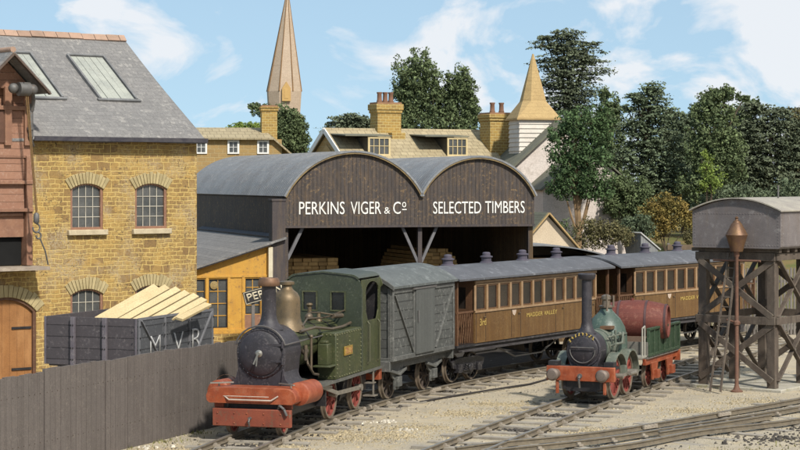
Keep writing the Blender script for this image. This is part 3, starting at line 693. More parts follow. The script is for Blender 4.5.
rail(offs(P2,0,P2.s[-1],-G),T2); rail(offs(P2,0,P2.s[-1],G),T2); sleepers(P2,5,42,T2); joints(P2,[14.2,19.8,24.6],T2,G)
# the points at the lower right: three more rails
def pl(*q):
    v=[Vector(a) for a in q]; o=[]
    for i in range(len(v)-1):
        p0=v[max(0,i-1)];p1=v[i];p2=v[i+1];p3=v[min(len(v)-1,i+2)]
        for k in range(6):
            t=k/6; o.append(.5*((2*p1)+(p2-p0)*t+(2*p0-5*p1+4*p2-p3)*t*t+(3*p1-p0-3*p2+p3)*t**3))
    o.append(v[-1]); return o
T3=thing('railway_track','set of points curving away to the lower right corner in front of the water tower','railway track')
ra=pl((1.2,42.9),(2.3,43.95),(4.5,45.6),(7.4,48.85),(10.5,52.6),(14.5,57.9))
rb=pl((.6,41.2),(2.0,42.6),(4.44,44.5),(7.14,47.35),(10.1,50.7),(14.6,56.3))
rc=pl((1.6,40.6),(3.2,42.1),(5.0,43.6),(7.0,46.0),(9.65,48.2),(14.4,53.6))
rd=pl((2.6,39.6),(5.6,42.0),(8.4,44.0),(11.4,47.6),(15,52.0))
for r_ in (ra,rb,rc): rail(r_,T3)
rail(pl((5.9,45.6),(7.5,47.25),(9.1,49.0)),T3,'check_rail')
fm=lambda y:0
class PP(Path):
    def __init__(s,pts):
        s.p=pts; s.s=[0]
        for a,b in zip(pts,pts[1:]): s.s.append(s.s[-1]+(b-a).length)
PC=PP(rb)
sleepers(PC,1.0,18,T3,skew=lambda s:(1.75+.1*math.sin(s),1.75),sp=1.15,dz=-.035,chr_=(0,))
PRA=PP(ra); joints(PRA,[6.2,9.5],T3,.03)
# point rodding in front of track one
m=MB(); pts=[]
for px,py in ((420,402),(450,396.5),(490,390),(530,384),(548,379)):
    Y=2000*(CAMH-.04)/(py-HY); pts.append(((px-400)/2000*Y,Y,.04))
m.path(pts,.028,6); o=m.build('point_rod',mat('dark_rod',(.035,.03,.028),rough=.8)); tag(o,'thin dark point rod lying on the pale dirt between the two engines\' tracks','rod')

# ---------------- loose stones and weeds ----------------
def scatter(name,n,region,smin,smax,m_,label,cat,seed,flat=.6,clus=None):
    rr=random.Random(seed); m=MB()
    for i in range(n):
        if clus:
            c=rr.choice(clus); a=rr.uniform(0,2*PI); d=abs(rr.gauss(0,c[2])); x=c[0]+d*math.cos(a)*1.4; y=c[1]+d*math.sin(a)
        else:
            y=rr.uniform(*region[1]); x=rr.uniform(*region[0])
        r=rr.uniform(smin,smax)*(1 if rr.random()<.93 else 1.8); z=gz(x,y)+r*.15
        a=rr.uniform(0,PI); k=5; vs=[(x+r*math.cos(a+2*PI*j/k)*rr.uniform(.7,1.2),y+r*math.sin(a+2*PI*j/k)*rr.uniform(.7,1.2),z-r*.3) for j in range(k)]
        vs+=[(x+r*.6*math.cos(a+.5+2*PI*j/k),y+r*.6*math.sin(a+.5+2*PI*j/k),z+r*flat*rr.uniform(.6,1.1)) for j in range(k)]
        m._a(vs,[(j,(j+1)%k,k+(j+1)%k,k+j) for j in range(k)]+[tuple(range(k,2*k))])
    o=m.build(name,m_,smooth=False,fix=False); tag(o,label,cat,kind='stuff'); return o
def pmat(name,c,v): return mat(name,c,tuple(x*.75 for x in c),rough=.95,sc=2,isl=v,bump=.1)
scatter('gravel',15000,((-8,12),(42.5,66)),.009,.026,pmat('gravel_stone',(.36,.32,.25),.35),'fine pale gravel scattered over the yard between the tracks','gravel',1)
scatter('ballast',9000,None,.010,.032,pmat('tan_chippings',(.40,.33,.21),.3),'patches of tan and whitish chippings on the yard floor','gravel',2,clus=[(-1.2,45.5,.7),(.3,47.5,.6),(-.3,46.0,.8),(1.6,50.5,.5),(2.6,52.5,.4),(4.6,46.8,.5),(7.5,51.0,.7),(9.5,53.2,.7),(-2.6,43.9,.3),(-1.6,46.5,.3),(3.3,51,.5),(6.2,47.2,.35),(-4.8,43.6,.5)])
scatter('white_rubble',60,None,.02,.07,pmat('white_rubble',(.58,.53,.44),.2),'white broken plaster rubble on the dirt beside the green engine','rubble',3,clus=[(-.62,48.6,.28),(-.3,48.9,.2),(.15,47.0,.12),(-5.6,44.1,.3)])
scatter('cinders',6000,None,.015,.05,pmat('dark_cinder',(.08,.07,.06),.4),'dark cinders and ash lying between the rails','ash',4,clus=[(f1(y),y,.5) for y in range(42,66,2)]+[(f2(y),y,.35) for y in range(44,60,3)]+[(10,47.4,.8),(8.6,45.4,.8),(4.5,43.8,.5)])
def tufts(name,spots,m_,label,cat,seed,n=60,h=.12,spread=.25):
    rr=random.Random(seed); m=MB()
    for (x0,y0,sp) in spots:
        for i in range(n):
            x=x0+rr.gauss(0,sp)*1.5; y=y0+rr.gauss(0,sp); z=gz(x,y); a=rr.uniform(0,2*PI); l=h*rr.uniform(.4,1.3); w_=.012+.012*rr.random(); b=rr.uniform(-.5,.5)*l
            c,s_=math.cos(a),math.sin(a)
            m._a([(x-c*w_,y-s_*w_,z-.01),(x+c*w_,y+s_*w_,z-.01),(x+b*s_+c*w_*.3,y-b*c,z+l)],[(0,1,2)])
    o=m.build(name,m_,smooth=False,fix=False); tag(o,label,cat,kind='stuff'); return o
tufts('weeds',[(9.0,43.9,.5),(9.9,44.8,.5),(7.4,43.0,.35),(-6.2,44.0,.25),(-5.4,45.1,.3),(-6.9,42.8,.3),(10.5,46.4,.3),(-4.9,46.6,.2)],pmat('dry_weed',(.20,.19,.07),.4),'dry greenish weeds growing along the fence foot and beside the points','weeds',7,n=110,h=.07)

# ---------------- vehicles ----------------
def place(T,P,s):      # front of the vehicle (nearest the viewer) at arc length s; local +x faces the viewer
    pass
def veh(name,label,cat,P,y,length):
    s=P.s_of_y(y); a,_=P.at(s+.15*length); b,_=P.at(s+.85*length); u=(b-a).normalized(); c,_=P.at(s+.5*length)
    o=c-u*length*.5
    # middle of the chord sits on the curve
    return thing(name,label,cat,(o.x,o.y,RT),math.atan2(-u.y,-u.x))
redp=mat('weathered_red_paint',(.30,.066,.022),(.19,.042,.020),rough=.5,sc=3,bump=.12,c3=(.20,.09,.05),a3=.45,s3=10,streak=((.44,.14,.07),(5,5,5),.5))
redw=mat('dull_red_wheel',(.27,.06,.045),(.22,.05,.04),rough=.7,sc=6,c3=(.16,.10,.07),a3=.4)
tyre=mat('brown_steel_tyre',(.16,.12,.09),(.24,.20,.15),rough=.55,metal=.4,sc=6)
greenl=mat('olive_green_engine',(.050,.058,.020),(.032,.038,.017),rough=.5,sc=2.6,bump=.15,c3=(.14,.12,.07),a3=.4,s3=16,spec=.4)
greend=mat('dark_green_cab',(.036,.045,.026),(.024,.030,.020),rough=.45,sc=2,bump=.1,c3=(.11,.12,.09),a3=.3,s3=14,spec=.5)
smoke=mat('smokebox_purple_black',(.034,.030,.036),(.017,.015,.018),rough=.5,sc=4,bump=.18,c3=(.13,.115,.115),a3=.35,s3=20,spec=.45)
brass=mat('tarnished_brass',(.17,.12,.065),(.10,.078,.05),rough=.46,metal=.4,sc=3,c3=(.07,.06,.045),a3=.6,s3=6)
copper=mat('dull_copper',(.20,.11,.06),(.12,.07,.045),rough=.5,metal=.3,sc=5)
steel=mat('dull_steel_rod',(.34,.31,.26),(.22,.20,.17),rough=.45,metal=.6,sc=6)
def wheelset(T,x,r,yy,spm,spokes=10,near=True,far=True,th=.10,hub=.09):
    for sgn in ([1] if near else [])+([-1] if far else []):
        m=MB(); y=yy*sgn; o=(x,y-th/2*sgn,r)
        m.lathe([(r*.80,0),(r*.90,0),(r*.90,th*.7),(r*.80,th*.7),(r*.80,0)],o,ax=(0,sgn,0),n=28)
        m.lathe([(0,-.02),(hub,-.02),(hub,th+.03),(hub*.6,th+.05),(0,th+.05)],o,ax=(0,sgn,0),n=14)
        for i in range(spokes):
            a=2*PI*i/spokes+.2; m.bar((x+hub*.8*math.cos(a),y+th*.0*sgn,r+hub*.8*math.sin(a)),(x+r*.84*math.cos(a),y,r+r*.84*math.sin(a)),.035,.045,(0,1,0))
        wh=m.build('wheel',spm,T)
        m=MB(); m.lathe([(r*.885,-.0),(r*1.0+.035,-.0),(r*1.0+.03,.025),(r,.035),(r*.985,th),(r*.885,th),(r*.885,0)],o,ax=(0,sgn,0),n=36); m.build('tyre',tyre,wh)
    m=MB(); m.tube((x,-yy,r),(x,yy,r),.055); m.build('axle',blackp,T)
def rivets(pts,r=.014,m=None):
    m=m or MB()
    for p in pts: m.sph(p,r,n=6,m=4)
    return m
# ---- green tank engine
L1=veh('tank_locomotive','large olive green tank engine with red front, brass dome and purple black smokebox','locomotive',P1,44.75,7.0)
YB=1.0
m=MB(); m.box(-.14,0,-.93,.93,.20,.60); m.box(-.20,-.12,-.93,-.70,.6,.78); m.box(-.20,-.12,.70,.93,.6,.78)
redd=mat('rusty_red_beam',(.24,.062,.033),(.16,.042,.026),rough=.6,sc=3,c3=(.13,.08,.05),a3=.6,s3=9,bump=.15); bb=m.build('buffer_beam',redd,L1,bevel=.02); rivets([(.008,y,z) for y in (-.8,-.4,-.1,.3,.7) for z in (.28,.5)],.016).build('rivets',redp,bb,fix=False)
# raised valance with bulged ends
m=MB()
prof=[(-.98,.72),(-1.05,.77),(-1.07,.88),(-1.02,1.00),(-.90,1.07),(-.5,1.08),(.5,1.08),(.90,1.07),(1.02,1.00),(1.07,.88),(1.05,.77),(.98,.72)]
m.prism(prof,'yz',-.55,.04); m.box(-.9,-.5,-.9,.9,.74,1.05)
va=m.build('front_valance',redp,L1,bevel=.035)
m=MB()
for s_ in (1,-1):
    m=MB(); m.lathe([(0,0),(.22,0),(.265,.03),(.265,1.02),(.22,1.06),(.0,1.06)],(-.42,s_*.96,.92),ax=(-1,0,-.02),n=26); cy=m.build('cylinder',redp,L1)

m=MB(); 
for s_ in (-1,): m.lathe([(.287,0),(.292,0),(.292,.05),(.287,.05)],(-.95,s_*.96,.972),ax=(-1,0,-.02),n=26)
m.build('cylinder_band',copper,cy)
m=MB(); m.path([(.03,-.62,.88),(.09,-.50,.81),(.09,.50,.81),(.05,.66,.91)],.018,7); m.path([(.03,-.66,.88),(.09,-.45,.89),(.09,.45,.89)],.010,6); m.build('front_handrail',mat('chipped_pale_rail',(.50,.40,.33),rough=.6),va)
for s_ in (1,-1): m=MB(); m.tube((-.25,s_*.86,1.04),(-.25,s_*.86,1.16),.02); m.bar((-.05,s_*1.0,1.155),(-.35,s_*.55,1.155),.05,.03); m.build('lamp_iron',steel,va)
m=MB(); m.box(-6.1,-.2,-.62,-.54,.35,.95); m.box(-6.1,-.2,.54,.62,.38,.95); m.box(-.6,-.16,-.55,.55,.55,.78); m.box(-2.6,-1.2,-.5,.5,.5,.95); m.build('frames',blackp,L1)
m=MB(); m.tube((.05,0,.40),(.12,0,.40),.035); m.path([(.10,0,.40),(.16,0,.32),(.12,0,.24)],.022); m.path([(-.05,.62,.60),(.02,.68,.70),(.05,.80,.62),(.05,.86,.48)],.03); m.build('coupling_hook',ironp,bb)
# smokebox, door, saddle
ZB=1.80
m=MB(); m.lathe([(0,0),(.55,0),(.585,.03),(.585,1.15),(.56,1.17),(0,1.17)],(-.62,0,ZB),ax=(-1,0,0),n=40)
m.prism([(-.50,1.04),(.50,1.04),(.56,1.4),(.585,1.8),(-.585,1.8),(-.56,1.4)],'yz',-1.7,-.66)
sbx=m.build('smokebox',smoke,L1,bevel=.01)
parts('wing_plate',smoke,sbx,[MB().prism([(-.50,1.06),(-.74,1.07),(-.60,1.22),(-.54,1.45)],'yz',-1.6,-.6),MB().prism([(.50,1.06),(.74,1.07),(.60,1.22),(.54,1.45)],'yz',-1.6,-.6)])
m=MB(); m.lathe([(.50,0),(.50,.035),(.44,.07),(.25,.10),(0,.11)],(-.62,0,ZB),ax=(1,0,0),n=40)
dr=m.build('smokebox_door',smoke,sbx)
for dz in (.20,-.17): m=MB(); m.bar((-.54,.0+.1,ZB+dz),(-.565,.54,ZB+dz),.05,.04,(1,0,0)); m.tube((-.57,.54,ZB+dz-.07),(-.57,.54,ZB+dz+.07),.035); m.build('hinge_strap',smoke,dr)
m=MB(); m.lathe([(0,0),(.085,0),(.085,.02),(.04,.04),(.04,.08),(0,.08)],(-.52,0,ZB),ax=(1,0,0),n=16); m.bar((-.44,0,ZB),(-.43,-.10,ZB-.24),.035,.02,(1,0,0)); m.bar((-.43,0,ZB),(-.42,-.03,ZB-.28),.03,.02,(1,0,0)); m.build('door_handle',mat('bare_metal_handle',(.34,.32,.28),rough=.35,metal=.7),dr)
rivets([(-.612,.545*math.cos(a),ZB+.545*math.sin(a)) for a in [2*PI*i/26 for i in range(26)]],.014).build('rivets',smoke,dr,fix=False)
m=MB(); m.path([(-.60,.63*math.cos(a),ZB+.62*math.sin(a)) for a in [R(18)+R(144)*i/16 for i in range(17)]],.020,7)
for s_ in (1,-1): m.path([(-.60,s_*.60,ZB+.20),(-2.0,s_*.63,ZB+.22),(-3.1,s_*.63,ZB+.22)],.018,7)
m.build('handrail',mat('dark_steel_rail',(.14,.13,.12),(.09,.08,.08),rough=.5,metal=.4),sbx)
m=MB(); m.lathe([(.34,-.03),(.30,.04),(.22,.12),(.185,.22),(.17,.35),(.165,1.02),(.18,1.05)],(-1.18,0,ZB+.53),n=28); ch=m.build('chimney',smoke,L1)
m=MB(); m.lathe([(.17,0),(.235,.0),(.25,.03),(.25,.10),(.225,.16),(.215,.185),(.16,.185),(.14,.12),(.14,-.2)],(-1.18,0,ZB+1.50),n=28); m.build('chimney_cap',copper,ch)
m=MB(); m.lathe([(.46,.38),(.40,.50),(.345,.60),(.32,.72),(.315,1.08),(.30,1.18),(.25,1.27),(.17,1.33),(.13,1.38),(.12,1.45),(.18,1.47),(.18,1.53),(.10,1.555),(.0,1.56)],(-2.35,0,ZB),n=30); m.build('dome',brass,L1)
m=MB(); m.lathe([(.50,0),(.50,2.95)],(-1.75,0,ZB),ax=(-1,0,0),n=40); bo=m.build('boiler',greenl,L1)
m=MB()
for x in (-2.6,-3.4,-4.2): m.lathe([(.503,0),(.512,0),(.512,.05),(.503,.05)],(x,0,ZB),ax=(-1,0,0),n=40)
m.build('boiler_band',blackp,bo)
m=MB(); m.box(-6.3,-.95,-YB,YB,.92,.97); m.box(-6.28,-1.5,YB-.02,YB+.01,.915,.985); m.box(-6.28,-1.5,-YB-.01,-YB+.02,.915,.985); m.build('running_plate',mat('grimy_footplate',(.11,.11,.095),(.065,.065,.06),rough=.6,c3=(.25,.23,.20),a3=.3),L1)
# tanks
for s_ in (1,-1):
    m=MB(); y0,y1=(.50,YB-.02) if s_>0 else (-YB+.02,-.50)
    m.box(-4.76,-3.0,y0,y1,.97,2.10); tk=m.build('side_tank',greenl,L1,bevel=.03)
    m=MB(); ys=s_*(YB-.02)+s_*.004
    rivets([(-3.05-.165*i,ys,z) for i in range(11) for z in (1.03,2.04)]+[(x,ys,1.03+.1*i) for x in (-3.05,-3.90,-4.70) for i in range(11)]+[(-2.996,s_*(.54+.1*i),z) for i in range(5) for z in (1.05,2.04)],.019,m).build('rivets',mat('rubbed_rivets',(.17,.165,.09),(.09,.09,.05),rough=.5),tk,fix=False)
m=MB(); m.box(-3.0,-2.70,.62,.88,1.35,1.85); m.box(-3.0,-2.56,.55,.98,1.30,1.35); m.box(-2.90,-2.76,.66,.84,1.85,1.92); m.build('lubricator_box',greenl,L1,bevel=.02)
m=MB(); m.box(-4.05,-3.50,YB-.012,YB+.012,1.50,1.72); np_=m.build('nameplate',mat('bright_brass_plate',(.55,.36,.08),(.40,.25,.06),rough=.35,metal=.6,sc=12),L1,bevel=.004)
m=MB(); m.box(-4.0,-3.55,YB+.012,YB+.016,1.54,1.68); m.build('plate_field',mat('plate_red',(.20,.05,.03),(.45,.30,.08),sc=18,rough=.5,amt=1),np_)
m=MB(); m.path([(-1.8,.55,ZB+.42),(-2.6,.60,ZB+.45),(-3.3,.75,2.16),(-3.9,.8,2.17),(-4.7,.72,2.2)],.035,8); m.path([(-2.3,.40,ZB+.5),(-3.0,.25,2.42),(-3.8,.35,2.38),(-4.7,.4,2.4)],.022,8); m.path([(-3.6,.1,2.33),(-3.6,.1,2.52),(-3.6,.35,2.52),(-3.9,.55,2.45),(-4.75,.55,2.5)],.02,8)
m.tube((-3.9,.55,2.42),(-4.35,.62,2.40),.06); m.sph((-3.5,.1,2.42),.10); m.sph((-1.9,.62,1.75),.09); m.path([(-1.9,.62,1.75),(-1.9,.70,1.45),(-2.2,.72,1.2),(-2.5,.72,1.15)],.03); m.tube((-1.85,.66,1.55),(-1.85,.66,1.9),.045); m.tube((-2.1,.70,1.3),(-2.1,.70,2.05),.03); m.sph((-2.1,.70,2.08),.05)
m.build('pipework',mat('brown_pipework',(.16,.12,.08),(.09,.075,.06),rough=.45,metal=.5),L1)
m=MB(); m.lathe([(.11,0),(.13,.05),(.05,.10),(.05,.35),(.09,.40),(.06,.44),(0,.45)],(-4.1,-.12,ZB+.47),n=16); m.lathe([(.09,0),(.05,.1),(.04,.2),(0,.22)],(-4.1,.12,ZB+.47),n=12); m.build('safety_valve',brass,L1)
# cab
def cabprof(o=0):
    w_=YB-.005+o; zt_=3.36+o; r=.34
    return [(w_,zt_-r)]+[(w_-r+r*math.cos(a),zt_-r+r*math.sin(a)+(.0)) for a in [PI/2*i/8 for i in range(1,9)]]+[(0,zt_+.07)]+[(-w_+r-r*math.sin(a),zt_-r+r*math.cos(a)) for a in [PI/2*i/8 for i in range(0,8)]]+[(-w_,zt_-r)]
m=MB(); m.prism([(-YB+.005,.97),(YB-.005,.97)]+cabprof(),'yz',-4.82,-4.76,[[(a,2.50),(b,2.50),(b,2.94),(a,2.94)] for a,b in ((.20,.54),(-.54,-.20))])
cf=m.build('cab_front',greend,L1,smooth=False)
m=MB()
for a,b in ((.20,.54),(-.54,-.20)): m.prism([(a-.03,2.47),(b+.03,2.47),(b+.03,2.97),(a-.03,2.97)],'yz',-4.76,-4.74,[[(a,2.50),(b,2.50),(b,2.94),(a,2.94)]])
m.build('window_rim',greenl,cf)
parts('glass_pane',mat('dark_cab_glass',(.012,.013,.012),rough=.15,spec=.7),cf,[MB().box(-4.80,-4.79,a,b,2.5,2.94) for a,b in ((.20,.54),(-.54,-.20))])
def sidehole(): return [(-5.20,2.22),(-5.06,2.45),(-5.04,2.95)]+[(-5.53+.49*math.cos(a)*1.0,2.95+.24*math.sin(a)) for a in [PI*i/8 for i in range(1,8)]]+[(-6.02,2.95),(-6.00,2.45),(-5.86,2.22)]
for s_ in (1,-1):
    m=MB(); ya,yb=(YB-.035,YB-.006) if s_>0 else (-YB+.006,-YB+.035)
    m.prism([(-6.15,.97),(-4.82,.97),(-4.82,3.02),(-6.15,3.02)],'xz',ya,yb,[sidehole()]) if False else m.prism([(-6.15,.97),(-4.77,.97),(-4.77,3.25),(-6.15,3.25)],'xz',ya,yb,[sidehole()])
    m.build('cab_side',greenl,L1,smooth=False)
m=MB(); inner=cabprof(.0)[4:-4]; outer=cabprof(.035)[4:-4]; m.prism(outer+inner[::-1],'yz',-6.28,-4.73); m.build('cab_roof',greend,L1)
m=MB(); m.prism(cabprof(.03)+cabprof(-.02)[::-1],'yz',-6.24,-6.20); m.build('roof_bead',greenl,L1)
m=MB(); m.box(-6.14,-6.11,-YB+.04,YB-.04,.97,3.3); m.box(-6.0,-4.9,-YB+.04,-YB+.05,2.0,3.3); m.box(-6.12,-4.9,-.9,.9,.98,1.05); m.box(-5.1,-4.83,-.5,.5,1.0,2.2); m.build('cab_interior',blackp,L1)
m=MB()
for x in (-5.15,-5.92): m.path([(x,YB,1.15),(x,YB+.06,1.2),(x,YB+.06,2.12),(x,YB,2.2)],.018,7)
m.build('grab_rails',mat('dull_green_rail',(.10,.10,.06),rough=.5),L1)
m=MB(); m.box(-5.78,-5.48,YB-.25,YB+.06,.28,.31); m.box(-5.75,-5.5,YB-.25,YB+.02,.60,.63); m.box(-5.66,-5.60,YB-.03,YB,.28,.93); m.build('footstep',steel,L1)
m=MB(); m.box(-6.38,-6.2,-.95,.95,.62,.92); m.build('rear_beam',redp,L1,bevel=.01)
def buffers(T,x,sgn,z,ys=(.7,-.7),m_=ironp,r=.17,l=.36):
    for y in ys:
        m=MB(); m.lathe([(0,0),(.115,0),(.10,l*.5),(.06,l*.52),(.06,l*.85),(r,l*.88),(r*.98,l*.96),(0,l)],(x,y,z),ax=(sgn,0,0),n=22); m.build('buffer',m_,T)
buffers(L1,-6.38,-1,.78,r=.15,l=.30)
wheelset(L1,-.42,.33,.60,redw,8,hub=.07); wheelset(L1,-3.35,.50,.66,redw,10); wheelset(L1,-5.15,.50,.66,redw,10)
for s_ in (1,-1):
    m=MB()
    m.bar((-3.35,s_*.80,.60),(-5.15,s_*.80,.55),.05,.10,(0,0,1)); m.tube((-3.35,s_*.66,.60),(-3.35,s_*.86,.60),.085); m.tube((-5.15,s_*.66,.55),(-5.15,s_*.86,.55),.085)
    m.bar((-1.5,s_*.92,.96),(-2.2,s_*.92,.94),.04,.05); m.bar((-2.15,s_*.90,.92),(-3.35,s_*.87,.62),.05,.09); m.bar((-1.55,s_*.9,1.02),(-2.9,s_*.9,.82),.04,.05)
    m.build('connecting_rod',steel,L1)
m=MB(); m.bar((-2.6,.72,.4),(-2.6,.72,.9),.06,.3); m.bar((-4.1,.60,.35),(-4.1,.72,.8),.08,.12); m.build('brake_gear',blackp,L1)

# lengthen the engine behind the smokebox; round things are moved, not stretched
def warp(x): return x if x>-1.8 else -1.8+(x+1.8)*1.155
def stretch(o):
    for c in o.children:
        if c.type=='MESH':
            vs=c.data.vertices
            if c.name.split('.')[0] in('wheel','tyre','axle','dome','buffer','safety_valve','footstep'):
                cx=(min(v.co.x for v in vs)+max(v.co.x for v in vs))/2; d=warp(cx)-cx
                for v in vs: v.co.x+=d
            else:
                for v in vs: v.co.x=warp(v.co.x)
        stretch(c)
stretch(L1)

# ---- van
greyv=mat('grey_van_boards',(.092,.094,.088),(.062,.064,.06),rough=.75,sc=2,bump=.3,pat=('wall',30.,.235,.014,(.022,.023,.022),(.102,.105,.098),(.074,.077,.072),.9,.8),c3=(.25,.25,.23),a3=.35,s3=10)
greyf=mat('grey_van_frame',(.098,.099,.093),(.068,.069,.065),rough=.7,sc=3,c3=(.26,.26,.24),a3=.35,s3=10)
roofv=mat('grey_green_van_roof',(.105,.115,.112),(.07,.078,.076),rough=.6,sc=1.8,c3=(.26,.28,.27),a3=.4,s3=5)
VN=veh('goods_van','grey boarded goods van with curved roof coupled behind the green engine','goods van',P1,51.75,4.35)
LV=4.35; w_=1.13
m=MB(); m.box(-LV,0,w_-.06,w_,1.08,2.92); m.build('side',greyv,VN,smooth=False)
m=MB(); m.box(-LV,0,-w_,-w_+.06,1.08,2.92); m.build('side',greyv,VN,smooth=False)
def roofp(w_,ze,rise,n=14): return [(w_*math.cos(PI*i/n) if False else w_*(1-2*i/n), ze+rise*(1-(1-2*i/n)**2)) for i in range(n+1)]
for x in (-.055,-LV+.002):
    m=MB(); m.prism([(-w_+.062,1.08),(w_-.062,1.08)]+roofp(w_-.062,2.93,.40),'yz',x,x+.05); m.build('end',greyv,VN,smooth=False)
m=MB(); 
for z0,z1 in ((1.06,1.18),(2.80,2.92)): m.box(-LV,0,w_,w_+.03,z0,z1)
for x0 in (-.10,-1.52,-2.85,-LV): m.box(x0,x0+.10,w_,w_+.035,1.18,2.80)
m.box(-.0,.035,-w_,w_,1.06,1.16)
for y in (-1.1,-.4,.3,1.03): m.box(-.0,.035,y,y+.09,1.16,2.95)
fr=m.build('framing',greyf,VN,bevel=.008)
m=MB(); m.bar((-.14,w_+.015,2.76),(-1.38,w_+.015,1.22),.03,.08,(0,1,0)); m.bar((-LV+.14,w_+.015,2.76),(-2.95,w_+.015,1.22),.03,.08,(0,1,0)); m.build('diagonal_brace',greyf,VN)
m=MB(); m.box(-2.78,-1.50,w_+.03,w_+.075,1.14,2.84); dr=m.build('sliding_door',mat('plain_grey_door',(.102,.106,.099),(.078,.082,.076),rough=.7,sc=3,pat=('vplank',20.,.21,.008,(.05,.052,.05),(.108,.112,.105),(.084,.087,.082),.5,.6)),VN,bevel=.008)
m=MB(); m.path([(-1.56,w_+.11,2.0),(-1.56,w_+.11,2.3)],.02); m.box(-2.9,-1.3,w_+.02,w_+.09,2.85,2.90); m.build('door_rail',ironp,dr)
m=MB(); m.box(-2.2,-1.75,w_+.03,w_+.07,2.93,3.0); m.box(-1.6,-1.3,w_+.03,w_+.07,2.93,3.0); m.build('roof_hatch_rail',greyf,VN)
m=MB(); p1=roofp(w_+.09,2.93,.42,18); p2=roofp(w_+.09,2.99,.43,18); m.prism(p1+p2[::-1],'yz',-LV-.10,.10); rv=m.build('roof',roofv,VN)
m=MB(); m.prism(roofp(w_+.11,2.90,.42,18)+roofp(w_+.11,3.0,.435,18)[::-1],'yz',.08,.13); m.build('roof_hoop',greyf,rv)
m=MB(); m.box(-LV,0,.78,.90,.82,1.06); m.box(-LV,0,-.90,-.78,.82,1.06); m.box(-.02,.06,-1.1,1.1,.80,1.07); m.box(-LV-.06,-LV+.02,-1.1,1.1,.8,1.07); m.box(-LV,0,-w_+.07,w_-.07,1.0,1.07); m.build('underframe',greyf,VN,bevel=.01)
buffers(VN,.06,1,.92,m_=greyf,r=.16,l=.30); buffers(VN,-LV-.06,-1,.92,m_=greyf,r=.16,l=.24)
for x in (-.92,-3.40):
    wheelset(VN,x,.44,.60,mat('brown_wagon_wheel',(.11,.085,.07),(.07,.055,.045),rough=.7,metal=.2),8)
    for s_ in (1,-1):
        m=MB(); y=.86*s_
        m.prism([(x-.42,.84),(x+.42,.84),(x+.30,.60),(x+.16,.52),(x+.14,.26),(x-.14,.26),(x-.16,.52),(x-.30,.60)],'xz',y-.03,y+.03); m.box(x-.13,x+.13,y-.04*s_ if s_>0 else y-.12,y+.12 if s_>0 else y+.04,.34,.60)
        m.bar((x-.5,y+.05*s_,.78),(x,y+.08*s_,.66),.10,.07); m.bar((x+.5,y+.05*s_,.78),(x,y+.08*s_,.66),.10,.07)
        m.build('axle_guard',greyf,VN,bevel=.01)

# ---- coaches
brownc=mat('teak_brown_coach',(.16,.084,.026),(.095,.047,.018),rough=.48,sc=1.6,bump=.1,streak=((.19,.115,.045),(6,6,.6),.5),c3=(.24,.16,.08),a3=.3,s3=14,pat=('vplank',20.,.11,.004,(.06,.03,.012),(.17,.09,.027),(.125,.065,.022),.3,.55),spec=.3)
coachend=mat('coach_end_brown',(.115,.055,.028),(.075,.038,.02),rough=.55,sc=2,c3=(.26,.13,.06),a3=.2)
mould=mat('pale_tan_beading',(.33,.22,.125),(.23,.14,.075),rough=.6,sc=4)
coachroof=mat('blue_grey_coach_roof',(.10,.102,.112),(.07,.072,.08),rough=.55,sc=1.5,c3=(.30,.31,.33),a3=.35,s3=5)
blindg=mat('drab_window',(.014,.012,.012),(.045,.034,.026),rough=.2,sc=1.1,amt=.8,spec=.3,bump=.02)
goldl=mat('gold_lettering',(.50,.37,.11),(.36,.24,.06),rough=.5,sc=20)
vent=mat('purple_grey_vent',(.085,.075,.10),(.055,.05,.065),rough=.6)
